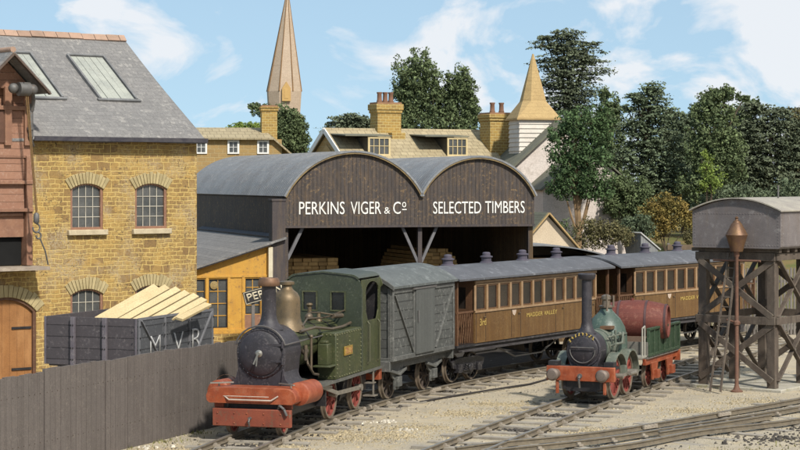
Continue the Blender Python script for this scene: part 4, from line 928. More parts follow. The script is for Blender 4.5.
def coach(label,P,y,num):
    BL=7.7; bal=1.0; LT=BL+2*bal; T=veh('passenger_coach',label,'railway coach',P,y,LT); w_=1.15; x0=-bal; x1=-bal-BL
    nw=11; pitch=BL/nw
    for s_ in (1,-1):
        hs=[]
        for i in range(nw):
            a=x0-pitch*(i+1)+.085; b=x0-pitch*i-.085; hs.append([(a,2.04),(b,2.04),(b,2.72),(a,2.72)])
        ya,yb=(w_-.05,w_) if s_>0 else (-w_,-w_+.05)
        m=MB(); m.prism([(x1,1.10),(x0,1.10),(x0,2.86),(x1,2.86)],'xz',ya,yb,hs); sd_=m.build('side',brownc,T,smooth=False)
        m=MB(); yo=w_ if s_>0 else -w_-.03
        m.box(x1,x0,yo,yo+.03,1.96,2.02); m.box(x1,x0,yo,yo+.022,2.74,2.78); m.box(x1-.02,x0+.02,yo-.0,yo+.045,2.80,2.87)
        for i in range(nw+1): xx=x0-pitch*i; m.box(xx-.045,xx+.045,yo,yo+.022,2.02,2.74)
        m.build('beading',mould,sd_)
        for i in (0,3,7,10):
            xx=x0-pitch*(i+.5); hy=yo+.012
            m=MB(); m.path([(xx-.22,hy+(.02 if s_>0 else 0),1.82),(xx-.12,hy+(.02 if s_>0 else 0),1.82)],.014,6); m.build('door_handle',brass,sd_)
            for hx in (xx-.28,xx+.28): m=MB(); m.box(hx-.006,hx+.006,yo-.0 if s_>0 else yo+.02,yo+.006 if s_>0 else yo+.031,1.12,1.95); m.build('door_seam',blackp,sd_)
        m=MB()
        for i in range(nw+1):
            xx=x0-pitch*i
        m.box(x1,x0,(w_-.045) if s_>0 else (-w_+.03),(w_-.03) if s_>0 else (-w_+.045),2.0,2.75); m.build('window_glass',blindg,sd_)
        m=MB()
        for i in range(nw):
            a=x0-pitch*(i+1)+.085; b=x0-pitch*i-.085; yy=(w_-.028,w_-.006) if s_>0 else (-w_+.006,-w_+.028)
            m.prism([(a,2.04),(b,2.04),(b,2.72),(a,2.72)],'xz',yy[0],yy[1],[[(a+.025,2.065),(b-.025,2.065),(b-.025,2.695),(a+.025,2.695)]])
        m.build('window_frame',coachend,sd_)
    for xe,s2 in ((x0,1),(x1,-1)):
        m=MB(); a,b=(xe-.05,xe) if s2>0 else (xe,xe+.05)
        m.prism([(-w_+.05,1.10),(w_-.05,1.10),(w_-.05,2.86)]+roofp(w_-.05,2.87,.28)[1:-1]+[(-w_+.05,2.86)],'yz',a,b,[[(-.85,2.06),(-.45,2.06),(-.45,2.68),(-.85,2.68)],[(.45,2.06),(.85,2.06),(.85,2.68),(.45,2.68)],[(-.33,1.2),(.33,1.2),(.33,2.6),(-.33,2.6)]])
        en=m.build('end',coachend,T,smooth=False)
        m=MB()
        xx=xe-.03*s2; m.box(min(xx,xx-.01),max(xx,xx-.01),-.86,-.44,2.05,2.69); m.box(min(xx,xx-.01),max(xx,xx-.01),.44,.86,2.05,2.69); m.build('window_glass',blindg,en)
        m=MB(); m.box(xx-.02,xx+.0,-.34,.34,1.15,2.62); m.build('end_door',brownc,en)
        xf=xe+s2*bal
        m=MB(); m.box(min(xe,xf),max(xe,xf),-w_,w_,1.02,1.09); pf=m.build('balcony_floor',blackp,T)
        m=MB()
        for s_ in (1,-1):
            yy=s_*(w_-.04)
            for xx in (xf-s2*.05,): m.box(xx-.035,xx+.035,yy-.035,yy+.035,1.09,2.86)
            m.box(min(xe,xf),max(xe,xf),yy-.02,yy+.02,1.98,2.03)
            # lattice gate
            for i in range(6):
                xa=xe+s2*(.12+.13*i)
                m.bar((xa,yy,1.12),(xa+s2*.13,yy,1.98),.012,.02,(0,1,0)); m.bar((xa+s2*.13,yy,1.12),(xa,yy,1.98),.012,.02,(0,1,0))
        yy=0
        for i in range(15): ya=-w_+.1+.15*i; m.box(xf-s2*.05-.012,xf-s2*.05+.012,ya-.012,ya+.012,1.09,2.0)
        m.box(xf-s2*.05-.02,xf-s2*.05+.02,-w_,w_,1.98,2.04); m.build('balcony_railing',coachend,pf)
    m=MB(); m.box(x1-bal,x0+bal,.85,.98,.86,1.02); m.box(x1-bal,x0+bal,-.98,-.85,.86,1.02); m.box(x1,x0,-w_+.03,w_-.03,1.02,1.095); m.box(x1-.8,x0+.8,w_-.06,w_+.05,.90,.95)
    so_=m.build('solebar',mat('solebar_black',(.035,.03,.032),(.07,.065,.065),rough=.6,c3=(.18,.16,.15),a3=.3),T)
    m=MB(); 
    for s_ in (1,-1):
        m.bar((x0-1.9,s_*.8,.86),(x0-3.0,s_*.8,.50),.04,.04); m.bar((x0-3.0,s_*.8,.50),(x1+3.0,s_*.8,.50),.04,.04); m.bar((x1+3.0,s_*.8,.50),(x1+1.9,s_*.8,.86),.04,.04)
    m.build('truss_rod',ironp,so_)
    m=MB(); n=18; p1=roofp(w_+.16,2.90,.30,n); p2=roofp(w_+.16,2.955,.31,n); m.prism(p1+p2[::-1],'yz',x1-bal-.12,x0+bal+.12); m.build('roof',coachroof,T)
    for i in range(4):
        xx=x0-.45-i*(BL-.9)/3
        m=MB(); m.lathe([(.22,-.05),(.20,.03),(.15,.06),(.15,.17),(.19,.18),(.19,.21),(.12,.23),(.12,.30),(.09,.33),(0,.34)],(xx,0,3.25),n=20); m.build('roof_vent',vent,T)
    for xb in (x0-.15,x1+.15):
        for dx in (-.55,.55):
            wheelset(T,xb+dx,.40,.60,blackp,8)
        for s_ in (1,-1):
            m=MB(); y=.82*s_
            m.prism([(xb-.95,.62),(xb-.55,.70),(xb+.55,.70),(xb+.95,.62),(xb+.85,.42),(xb+.40,.34),(xb+.18,.22),(xb-.18,.22),(xb-.40,.34),(xb-.85,.42)],'xz',y-.035,y+.035)
            for dx in (-.55,.55): m.box(xb+dx-.12,xb+dx+.12,y-.09,y+.11,.28,.52)
            for k in range(4): m.bar((xb-.32+.04*k,y+.06*s_,.34+.05*k),(xb+.32-.04*k,y+.06*s_,.34+.05*k),.09,.03)
            m.lathe([(.07,0),(.12,.02),(.12,.05),(.05,.06),(0,.06)],(xb,y+.09*s_,.40),ax=(0,s_,0),n=14)
            m.build('bogie_frame',mat('glossy_black_casting',(.015,.014,.017),(.035,.033,.036),rough=.3,sc=6,c3=(.22,.21,.20),a3=.35,s3=14),T,bevel=.012)
    buffers(T,x0+bal,1,.92,r=.16,l=.28); buffers(T,x1-bal,-1,.92,r=.16,l=.2)
    text('MADDER VALLEY','lettering',goldl,T,(x0-3.1,w_+.002,1.66),(-1,0,0),(0,0,1),width=1.95,height=.125,fat=.0,depth=.006)
    text(num,'lettering',goldl,T,(x0-.28,w_+.002,1.58),(-1,0,0),(0,0,1),width=.36,height=.20,fat=.0,depth=.006)
    m=MB(); m.prism([(-3.45+.0,1.92),(-3.2,1.92),(-3.25,1.80),(-3.35,1.76),(-3.42,1.82)],'xz',w_+.002,w_+.008)
    m.build('crest',mat('pale_crest',(.55,.50,.42),(.4,.2,.12),sc=25,rough=.6),T)
    return T
coach('front teak brown coach coupled directly behind the grey goods van',P1,56.35,'3rd')
coach('rear teak brown coach passing behind the maroon barrel and the water tower',P1,64.95,'3rd')

# ---- small engine with a barrel on its tender
greys=mat('pale_sage_green',(.12,.135,.105),(.065,.08,.062),rough=.55,sc=4,c3=(.30,.29,.23),a3=.55,s3=9,spec=.45)
domeg=mat('blue_green_dome',(.065,.10,.078),(.042,.068,.056),rough=.4,sc=2.5,c3=(.24,.27,.22),a3=.35,spec=.5)
s20=P2.s_of_y(51.75)
L2=veh('tender_locomotive','small old engine with tall thin chimney, round black smokebox, green dome and red wheels','locomotive',P2,51.75,3.3)
m=MB(); m.box(-.12,0,-.92,.92,.52,.90); m.box(-.10,-.03,.60,.68,.18,.52); m.box(-.10,-.03,-.68,-.60,.18,.52); bb=m.build('buffer_beam',redp,L2,bevel=.015)
m=MB(); m.tube((0,0,.66),(.06,0,.66),.06); m.path([(.05,0,.66),(.12,0,.60),(.10,0,.48),(.06,0,.36)],.03); m.build('coupling_hook',ironp,bb)
for y in (-.66,.66):
    m=MB(); m.lathe([(0,0),(.13,0),(.11,.16),(.07,.18),(.07,.24),(.155,.26),(.165,.30),(.12,.36),(0,.38)],(0,y,.70),ax=(1,0,0),n=22); m.build('buffer',mat('brown_grey_buffer',(.15,.12,.10),(.22,.17,.14),rough=.5,metal=.3),L2)
m=MB(); m.box(-3.3,-.42,-.53,.53,.84,.90); m.box(-.5,-.12,-.92,.92,.84,.90); m.box(-3.2,-.1,-.50,-.42,.3,.85); m.box(-3.2,-.1,.42,.50,.3,.85); m.box(-.6,-.12,-.42,.42,.25,.85)
for s_ in(1,-1): m.box(-.34,-.04,min(s_*.62,s_*.88),max(s_*.62,s_*.88),.90,1.02)
m.build('frames',blackp,L2)
ZC=1.32
m=MB(); m.lathe([(0,0),(.44,0),(.465,.03),(.465,.55),(0,.55)],(-.28,0,ZC),ax=(-1,0,0),n=36); m.prism([(-.36,.90),(.36,.90),(.46,1.15),(.48,1.3),(-.48,1.3),(-.46,1.15)],'yz',-.8,-.32); sb2=m.build('smokebox',smoke,L2)
m=MB(); m.lathe([(.39,0),(.39,.02),(.36,.04),(.0,.05)],(-.28,0,ZC),ax=(1,0,0),n=36); d2=m.build('smokebox_door',smoke,sb2)
m=MB(); m.path([(-.20,-.30,ZC+.03),(-.17,-.30,ZC+.06),(-.17,.30,ZC+.06),(-.20,.30,ZC+.03)],.015)
m.path([(-.19,.34*math.cos(a),ZC+.34*math.sin(a)-.0) for a in [PI+PI*i/14 for i in range(15)]],.014); m.build('door_rail',ironp,d2)
rr=random.Random(3); m=MB()
for i in range(9):
    a=R(35)+R(110)*i/8; 
    if i in(0,): continue
    c=(-.232,.425*math.cos(a),ZC+.425*math.sin(a)-.02); t=Vector((0,-math.sin(a),math.cos(a))); n_=Vector((0,math.cos(a),math.sin(a)))
    C0=Vector(c); l=.035; m.bar(C0-n_*l,C0+n_*l*1.0,.016,.022,(1,0,0)); m.bar(C0-t*l*.8+n_*l*rr.choice((-1,0,1)),C0+t*l*.8+n_*l*rr.choice((-1,0,1)),.016,.02,(1,0,0))
m.build('painted_ornament',goldl,sb2)
m=MB(); m.lathe([(.46,0),(.46,1.75)],(-.83,0,ZC),ax=(-1,0,0),n=36); bl=m.build('boiler',greys,L2)
m=MB()
for x in (-.85,-1.3,-1.8): m.lathe([(.462,0),(.472,0),(.472,.04),(.462,.04)],(x,0,ZC),ax=(-1,0,0),n=36)
m.build('boiler_band',domeg,bl)
m=MB(); m.lathe([(.26,-.03),(.20,.05),(.16,.12),(.135,.25),(.13,1.40),(.15,1.42)],(-.58,0,ZC+.44),n=24); c2=m.build('chimney',smoke,L2)
m=MB(); m.lathe([(.15,0),(.20,.02),(.235,.09),(.235,.15),(.19,.17),(.12,.17),(.12,-.1)],(-.58,0,ZC+1.80),n=24); m.build('chimney_cap',smoke,c2)
m=MB(); m.lathe([(.56,-.5),(.57,.0),(.56,.22),(.50,.45),(.38,.66),(.24,.80),(.17,.88),(.15,.96)],(-2.35,0,ZC+.02),n=32); dm=m.build('firebox_dome',domeg,L2)
m=MB(); m.lathe([(.16,0),(.20,.02),(.20,.06),(.12,.08),(.11,.20),(.14,.24),(.13,.32),(.06,.36),(0,.37)],(-2.35,0,ZC+.96),n=20); m.tube((-2.02,.12,ZC+.9),(-2.02,.12,ZC+1.35),.03); m.tube((-2.35,.2,ZC+1.0),(-2.35,.2,ZC+1.3),.03); m.build('safety_valve',mat('dull_bronze_valve',(.26,.20,.15),(.16,.14,.11),rough=.4,metal=.6),dm)
m=MB(); m.box(-1.95,-1.6,.05,.35,ZC+.44,ZC+.52); m.build('wash_plate',copper,bl)
for xw in (-.98,-2.12):
    wheelset(L2,xw,.56,.60,redw,12,hub=.10)
    for s_ in (1,-1):
        m=MB(); y0,y1=(.54,.80) if s_>0 else (-.80,-.54)
        oc=arc(xw,.56,.66,0,PI,16); ic=arc(xw,.56,.62,0,PI,16); m.prism(oc+ic[::-1],'xz',y0,y1); m.prism(arc(xw,.56,.64,R(30),R(150),14),'xz',y0,y0+.02 if s_>0 else y0+.02); m.build('splasher',greys,L2)
for s_ in (1,-1):
    m=MB()
    m.bar((-.98,s_*.80,.60),(-2.12,s_*.80,.60),.05,.08); m.tube((-.98,s_*.66,.60),(-.98,s_*.88,.60),.07); m.tube((-2.12,s_*.66,.60),(-2.12,s_*.94,.60),.09); m.tube((-2.12,s_*.90,.60),(-1.5,s_*.90,.62),.045)
    m.build('coupling_rod',steel,L2)
m=MB(); m.path([(-.8,.50,ZC+.30),(-1.5,.54,ZC+.30),(-2.3,.58,ZC+.30)],.02); m.path([(-1.1,.50,ZC+.05),(-1.1,.62,ZC+.1),(-1.6,.66,ZC+.1),(-1.9,.60,ZC+.35)],.03); m.sph((-1.2,.52,ZC+.32),.06); m.sph((-1.75,.55,ZC+.32),.06); m.tube((-1.35,.55,ZC+.1),(-1.35,.55,ZC+.45),.035); m.box(-2.0,-1.85,.5,.62,ZC+.05,ZC+.25); m.build('pipework',greys,L2)
m=MB()
for s_ in (1,-1):
    m.path([(-3.0,s_*.82,.9),(-3.0,s_*.82,1.7),(-3.25,s_*.82,1.75),(-3.25,s_*.82,.9)],.022)
m.box(-3.35,-2.9,-.85,.85,.90,.95); m.build('footplate_rail',mat('pale_handrail',(.42,.40,.34),rough=.6,metal=.3),L2)
greent=mat('tender_green',(.030,.056,.030),(.020,.040,.022),rough=.55,sc=2.5,c3=(.14,.16,.11),a3=.35)
sT=P2.s_of_y(51.75)+3.45; yT=P2.at(sT)[0].y
TD=veh('tender','four wheeled tender with green slatted sides and red axle guards behind the small engine','tender',P2,yT,3.7)
LT=3.15
m=MB()
for s_ in (1,-1):
    ya=s_*.86
    m.box(-LT,-.0,min(ya,ya-.04*s_),max(ya,ya-.04*s_),.92,1.62)
    for i in range(7):
        x=-LT*i/6; x=min(-.05,x); m.box(x-.045,x+.045,min(ya,ya+.04*s_),max(ya,ya+.04*s_),.90,1.66)
    m.box(-LT,0,min(ya-.05*s_,ya+.06*s_),max(ya-.05*s_,ya+.06*s_),1.62,1.68); m.box(-LT,0,min(ya,ya+.03*s_),max(ya,ya+.03*s_),.90,.97)
m.build('slatted_side',greent,TD,bevel=.006)
m=MB(); m.box(-LT,.0,-.86,.86,.84,.92); m.box(-LT-.04,-LT+.04,-.86,.86,.90,1.62); m.box(-.02,.03,-.86,.86,.92,1.30); m.build('floor',mat('tender_deck_grey',(.16,.15,.13),rough=.8),TD)
m=MB(); m.box(-LT,0,.70,.80,.66,.84); m.box(-LT,0,-.80,-.70,.66,.84); m.box(-LT-.06,-LT,-.9,.9,.55,.86)
for x in (-.80,-2.35):
    for s_ in (1,-1): m.prism([(x-.34,.70),(x+.34,.70),(x+.22,.42),(x+.20,.22),(x-.20,.22),(x-.22,.42)],'xz',s_*.80-.03,s_*.80+.03); m.box(x-.13,x+.13,min(s_*.8,s_*.95),max(s_*.8,s_*.95),.26,.50)
m.build('red_underframe',redp,TD,bevel=.01)
for x in (-.80,-2.35): wheelset(TD,x,.38,.60,redw,8)
barm=mat('maroon_barrel',(.165,.045,.030),(.11,.031,.024),rough=.65,sc=2.2,c3=(.27,.12,.08),a3=.35,s3=10,pat=('xz',40.,.1,.004,(.08,.025,.02),(.175,.047,.032),(.135,.037,.028),.4,.4))
BR=thing('barrel','big maroon barrel with dark hoops lying across the tender','barrel',(0,0,0),0)
bc=Vector(TD.location); uu=Vector((math.cos(TD.rotation_euler.z),math.sin(TD.rotation_euler.z),0)); BR.location=bc+uu*-1.35+Vector((.12,-.02,1.78)); BR.scale=(1.12,1.06,1.12); BR.rotation_euler=(0,0,TD.rotation_euler.z+R(8))
m=MB(); hl=.86; prof=[(0,-hl+.06),(.36,-hl+.06),(.37,-hl),(.40,-hl)]+[(.40+.12*(1-(t/8-1)**2),-hl+hl*t/8) for t in range(1,16)]+[(.40,hl),(.37,hl),(.36,hl-.06),(0,hl-.06)]
m.lathe(prof,(0,0,0),ax=(0,1,0),n=32); bd=m.build('staves',barm,BR)
m=MB()
for yy in (-.80,-.42,.12+.18,.80):
    r=.40+.12*(1-(yy/hl)**2)+.006; m.lathe([(r,-.03),(r+.01,-.03),(r+.01,.03),(r,.03)],(0,yy,0),ax=(0,1,0),n=32)
m.build('hoop',mat('dark_hoop',(.09,.045,.045),(.05,.03,.03),rough=.6),BR)
m=MB(); m.lathe([(0,0),(.05,0),(.05,.05),(0,.05)],(0,-.1,.51),n=12); m.build('bung',barm,BR)
m=MB()
for xx in (-.38,.38): m.box(xx-.07,xx+.07,-.55,.55,-.62-.0,-.36)
m.build('cradle',mat('cradle_wood',(.15,.10,.07),rough=.8),BR)
# ---------------- water tower ----------------
WT=thing('water_tower','grey riveted water tank with curved lid on a cross braced timber trestle at the right','water tower',(8.49,56.9,0),math.atan2(-1.4,1.9))
wx,dy=2.37,4.0
m=MB(); m.box(-.25,wx+.25,-.10,dy+.25,-.1,.10); m.build('stone_base',mat('mossy_concrete',(.40,.37,.31),(.30,.28,.22),rough=.95,sc=2,c3=(.22,.20,.09),a3=.5,s3=5),WT,bevel=.03)
z0,z1=.10,3.88; zm=1.98
def beam(p,q,w_=.14,h=.14,name='beam',up=(0,1,0)):
    m=MB(); m.bar(p,q,w_,h,up); return m.build(name,towerwood,WT,bevel=.008)
for x in (.12,wx-.12):
    for y in (.12,dy/2,dy-.12):
        m=MB(); m.box(x-.125,x+.125,y-.12,y+.12,z0,z1); m.build('post',towerwood,WT,bevel=.012)
for y in (.12,dy-.12):
    for z in (zm,3.76,):
        m=MB(); m.box(-.02,wx+.02,y-.172,y-.155,z-.09,z+.09) if False else m.box(-.04,wx+.04,y-.21,y-.152,z-.11,z+.11); m.build('cross_beam',towerwood,WT,bevel=.008)
    s_=-1
    for (a,b) in ((.30,zm-.10),(zm+.10,3.66)):
        beam((.05,y-.19,b),(wx-.05,y-.19,a),.17,.05,'brace'); beam((.05,y-.135,a),(wx-.05,y-.135,b),.17,.05,'brace')
for x in (.12,wx-.12):
    o_=.18 if x>1 else -.18
    for z in (zm,3.76):
        m=MB(); m.box(x-.03+o_,x+.03+o_,-.02,dy+.02,z-.10,z+.10); m.build('cross_beam',towerwood,WT,bevel=.008)
    for (ya,yb) in ((.12,dy/2),(dy/2,dy-.12)):
        for (a,b) in ((.30,zm-.10),(zm+.10,3.66)):
            beam((x+o_*1.02,ya,b),(x+o_*1.02,yb,a),.05,.14,'brace',(1,0,0)); beam((x+o_*.78,ya,a),(x+o_*.78,yb,b),.05,.14,'brace',(1,0,0))
m=MB()
for i in range(9): y=.0+dy*i/8; m.box(-.18,wx+.18,y-.07,y+.07,3.885,3.985)
m.build('joists',towerwood,WT,bevel=.006)
tankm=mat('mauve_grey_tank',(.165,.145,.142),(.115,.10,.098),rough=.6,sc=2,bump=.12,c3=(.28,.26,.25),a3=.35,s3=7,streak=((.15,.115,.09),(5,5,.6),.35))
tx0,tx1,ty0,ty1=-.06,wx+.30,-.25,dy+.2; tz0,tz1=3.99,5.02
def rr_(x0,x1,z0,z1,r=.06): return [(x0+r,z0),(x1-r,z0),(x1,z0+r),(x1,z1),(x0,z1),(x0,z0+r)]
m=MB(); m.prism(rr_(tx0,tx1,tz0,tz1)[:4]+[(tx0+(tx1-tx0)*(1-i/14),tz1+.34*(1-(2*i/14-1)**2)) for i in range(1,14)]+rr_(tx0,tx1,tz0,tz1)[4:],'xz',ty0,ty1); tk=m.build('tank',tankm,WT,bevel=.02)
m=MB(); pts=[]
for i in range(30):
    x=tx0+.08+(tx1-tx0-.16)*i/29; pts+= [(x,ty0-.004,tz0+.09),(x,ty0-.004,tz1-.06-.0+.06*0)]
for i in range(11): z=tz0+.1+.085*i; pts+=[(tx0+.08,ty0-.004,z),(tx1-.08,ty0-.004,z),(tx1+.004,ty0+.08,z),(tx1+.004,ty0+1.5,z),(tx1+.004,ty0+2.9,z)]
for i in range(50): pts+=[(tx1+.004,ty0+.1+i*.085,tz0+.09),(tx1+.004,ty0+.1+i*.085,tz1-.06)]
for i in range(22): pts.append((tx0+(tx1-tx0)*(.03+.94*i/21),ty0-.004,tz1-.05+.25*(1-(2*(.03+.94*i/21)-1)**2)))
rivets(pts,.013,m).build('rivets',tankm,tk,fix=False)
m=MB(); lo=[(tx0-.06+(tx1-tx0+.12)*(1-i/20),tz1+.005+.35*(1-(2*i/20-1)**2)) for i in range(21)]; hi=[(x,z+.035) for x,z in lo]; m.prism(lo+hi[::-1],'xz',ty0-.10,ty1+.1)
m.build('lid',mat('pale_tank_lid',(.36,.33,.27),(.25,.225,.20),rough=.75,sc=2,c3=(.16,.14,.12)),WT)
m=MB(); m.tube((wx*.72,1.6,5.3),(wx*.72,1.6,5.75),.025); m.tube((wx*.95,2.2,5.2),(wx*.95,2.2,5.6),.02); m.build('overflow_pipe',ironp,WT)
# iron column with the copper lantern shaped pot
rust=mat('rusty_iron_column',(.17,.085,.055),(.11,.06,.045),rough=.7,sc=6,c3=(.26,.15,.09))
SP=thing('water_column','rusty iron water column with a brown funnel shaped pot in front of the tank','water column',(9.36,55.60,0),math.atan2(-1.4,1.9))
m=MB(); m.lathe([(0,.0),(.17,.0),(.17,.04),(.10,.08),(.07,.16),(.055,.22),(.055,1.85),(.09,1.88),(.09,1.96),(.055,2.0),(.05,3.75),(.08,3.80),(.08,3.93),(.0,3.93)],n=18); m.build('column',rust,SP)
m=MB(); m.lathe([(.0,3.90),(.17,3.91),(.19,3.97),(.20,4.03),(.295,4.33),(.315,4.37),(.295,4.41),(.15,4.68),(.11,4.72),(.10,4.75),(.05,4.78),(.035,4.81),(.055,4.85),(0,4.90)],n=14)
m.build('pot',mat('brown_copper_pot',(.20,.115,.055),(.11,.06,.045),rough=.45,metal=.4,sc=4,c3=(.10,.06,.05),a3=.5),SP,ang=25)
m=MB(); m.tube((-.75,.05,3.66),(.7,.05,3.66),.03); m.tube((-.3,.0,2.0),(.1,.0,1.92),.03); m.build('crossbar',rust,SP)
LD=thing('ladder','narrow dark ladder leaning against the front of the water tank trestle','ladder',(8.72,55.20,0),math.atan2(-1.4,1.9))
m=MB(); b0=Vector((-.02,0,.06)); t0=Vector((-.10,1.0,3.85)) if False else Vector((.03,.95,3.85)); 
for s_ in (-.16,.16): m.bar(b0+Vector((s_,0,0)),t0+Vector((s_*.8,0,0)),.045,.06,(0,-1,0))
m.build('ladder_rail',towerwood,LD)
for i in range(14):
    m=MB(); c=b0.lerp(t0,.04+i*.071); m.tube(c+Vector((-.15,0,0)),c+Vector((.15,0,0)),.02,n=6); m.build('rung',towerwood,LD)
# paling fence and yard clutter beyond the coach
PF=thing('paling_fence','pale grey paling fence seen through the trestle of the water tower','fence',(12.2,75.5,0),R(12))
rr=random.Random(6)
m=MB()
for i in range(44):
    x=i*.135; h=2.55+rr.uniform(-.06,.06); m.prism([(x,0),(x+.085,0),(x+.085,h-.05),(x+.042,h),(x,h-.05)],'xz',0,.03)
m.build('palings',weathergrey,PF,smooth=False); m=MB(); m.box(0,5.9,.035,.09,2.0,2.1); m.box(0,5.9,.035,.09,.6,.7); m.build('rail',weathergrey,PF)
BF=thing('board_fence','low brown board fence under the bushes behind the second coach','fence',(10.6,79.2,.3),R(4))
m=MB(); 
for i in range(3): m.box(0,3.2,0,.05,2.35+i*.24,2.56+i*.24)
m.build('boards',mat('brown_old_boards',(.17,.12,.075),(.11,.08,.055),rough=.85,sc=3),BF)
for i in range(3):
    m=MB(); m.box(i*1.5,i*1.5+.1,.05,.15,0,3.1); m.build('post',weathergrey,BF)

# ---------------- houses, church, spire ----------------
tiles=mat('buff_stone_tiles',(.44,.36,.22),(.34,.275,.165),rough=.9,sc=1.3,bump=.3,pat=('roofx',.34,.27,.014,(.17,.13,.08),(.46,.38,.235),(.35,.285,.175),.8,.8),c3=(.25,.24,.15),a3=.3)
hwall=mat('house_ironstone',(.42,.29,.12),(.34,.23,.10),rough=.9,sc=1.5,bump=.35,pat=('wall',.40,.20,.016,(.48,.38,.20),(.40,.26,.10),(.31,.20,.085),.6,.8))
ybrick=mat('yellow_chimney_brick',(.48,.33,.10),(.38,.25,.08),rough=.9,sc=2,bump=.4,pat=('wall',.27,.125,.018,(.60,.47,.20),(.44,.28,.075),(.27,.165,.06),.8,.85))
capb=mat('chimney_cap_brick',(.30,.17,.09),(.22,.12,.07),rough=.9,sc=4)
pot=mat('terracotta_pot',(.22,.115,.07),(.15,.08,.05),rough=.8,sc=5)
creamw=mat('cream_window_paint',(.62,.50,.27),(.50,.40,.22),rough=.7,sc=5)
churchw=mat('pink_cream_render',(.62,.55,.50),(.53,.46,.41),rough=.9,sc=.8,bump=.15,c3=(.36,.30,.24),a3=.3,s3=3)
leadr=mat('olive_grey_verge',(.17,.165,.12),(.11,.11,.085),rough=.8,sc=2)
tanr=mat('tan_verge_card',(.42,.29,.13),(.33,.22,.10),rough=.8,sc=3)
def chimney(parent,x0,x1,y0,y1,zb_,zt_,pots,cap=.3,low=None):
    m=MB(); m.box(x0,x1,y0,y1,zb_,zt_-cap); 
    if low: m.box(*low)
    c=m.build('chimney',ybrick,parent,smooth=False)
    m=MB(); m.box(x0-.05,x1+.05,y0-.05,y1+.05,zt_-cap,zt_-cap+.13); m.box(x0-.09,x1+.09,y0-.09,y1+.09,zt_-cap+.13,zt_); m.build('chimney_cap',ybrick,c,bevel=.02)
    m=MB(); m.box(x0-.02,x1+.02,y0-.02,y1+.02,zt_,zt_+.08); m.build('flaunching',capb,c)
    for px_ in pots:
        m=MB(); m.lathe([(.12,0),(.135,.06),(.11,.12),(.10,.38),(.125,.42),(.125,.47),(.08,.47),(.08,.2)],(px_,(y0+y1)/2,zt_+.07),n=14); m.build('chimney_pot',pot,c)
HS=thing('long_house','long ironstone house with buff tiled roof, two flat dormers and two yellow brick chimneys','house',(-3.34,88,0),R(25))
HL=7.7
m=MB(); m.box(.15,HL-.1,-2.8,2.8,-.3,6.3); m.prism([(-2.8,6.3),(2.8,6.3),(0,7.95)],'yz',.15,.35); m.prism([(-2.8,6.3),(2.8,6.3),(0,7.95)],'yz',HL-.3,HL-.1); m.build('wall',hwall,HS,smooth=False)
sl_=(8.15-6.3)/3.0
m=MB(); m.sheet([(0,0,8.09),(HL,0,8.09),(HL,-3.05,6.22),(0,-3.05,6.22)],.07,(0,-.52,.85)); m.sheet([(0,0,8.09),(HL,0,8.09),(HL,3.05,6.22),(0,3.05,6.22)],.07,(0,.52,.85)); rf=m.build('roof',tiles,HS,smooth=False)
m=MB(); m.tube((0,0,8.13),(HL,0,8.13),.07,n=8); m.build('ridge_tiles',tiles,rf)
m=MB(); m.bar((-.02,0,8.10),(-.02,-3.06,6.22),.05,.22,(0,-.5,.85)); m.bar((-.02,0,8.10),(-.02,3.06,6.22),.05,.22,(0,.5,.85)); m.build('barge_board',white,rf)
m=MB(); m.prism([(-1.5,6.6),(1.5,6.6),(0,7.45)],'yz',.10,.15); m.build('gable_panel',tanr,HS)
for xa,xb in ((1.22,2.28),(5.05,6.05)):
    yf=-2.0; zt_=7.78; zb_=6.98
    m=MB(); m.box(xa,xa+.05,yf+.02,-.3,6.5,zt_-.02); m.box(xb-.05,xb,yf+.02,-.3,6.5,zt_-.02); dm=m.build('dormer',mat('dormer_cheek',(.10,.09,.07),rough=.85),HS)
    m=MB(); m.box(xa-.03,xb+.03,yf-.02,yf+.05,zb_-.12,zb_-.03) 
    m.prism([(xa,zb_-.05),(xb,zb_-.05),(xb,zt_),(xa,zt_)],'xz',yf-.03,yf+.04,[[(xa+.08,zb_+.05),((xa+xb)/2-.02,zb_+.05),((xa+xb)/2-.02,zt_-.08),(xa+.08,zt_-.08)],[((xa+xb)/2+.02,zb_+.05),(xb-.08,zb_+.05),(xb-.08,zt_-.08),((xa+xb)/2+.02,zt_-.08)]])
    wn=m.build('window',creamw,dm); m=MB(); m.box(xa+.05,xb-.05,yf+.01,yf+.02,zb_,zt_-.03); m.build('glass_pane',glassm,wn)
    m=MB(); 
    for x in (xa+.28,xb-.28): m.box(x-.012,x+.012,yf-.015,yf+.005,zb_+.05,zt_-.08)
    m.box(xa+.08,xb-.08,yf-.015,yf+.005,(zb_+zt_)/2-.012,(zb_+zt_)/2+.012); m.build('glazing_bars',creamw,wn)
    m=MB(); m.sheet([(xa-1.1,yf-.08,zt_+.02),(xb+.06,yf-.08,zt_+.02),(xb+.06,-.2,zt_+.12),(xa-1.1,-.2,zt_+.12)],.05,(0,0,1)); m.build('dormer_roof',leadr,dm)
chimney(HS,2.45,3.60,-.3,.5,6.5,9.28,(2.72,3.0,3.28),cap=.4,low=(2.95,3.598,-.75,-.3,6.3,8.0))
chimney(HS,7.35,8.50,-1.7,-.7,2.0,8.85,(7.72,8.18),cap=.3)
H2=thing('low_house','small ironstone house with three white windows and a tiled roof left of the spire','house',(-11.0,95,0),R(9))
m=MB(); m.box(-2,5.4,0,5,-.5,7.85); m.build('wall',hwall,H2,smooth=False)
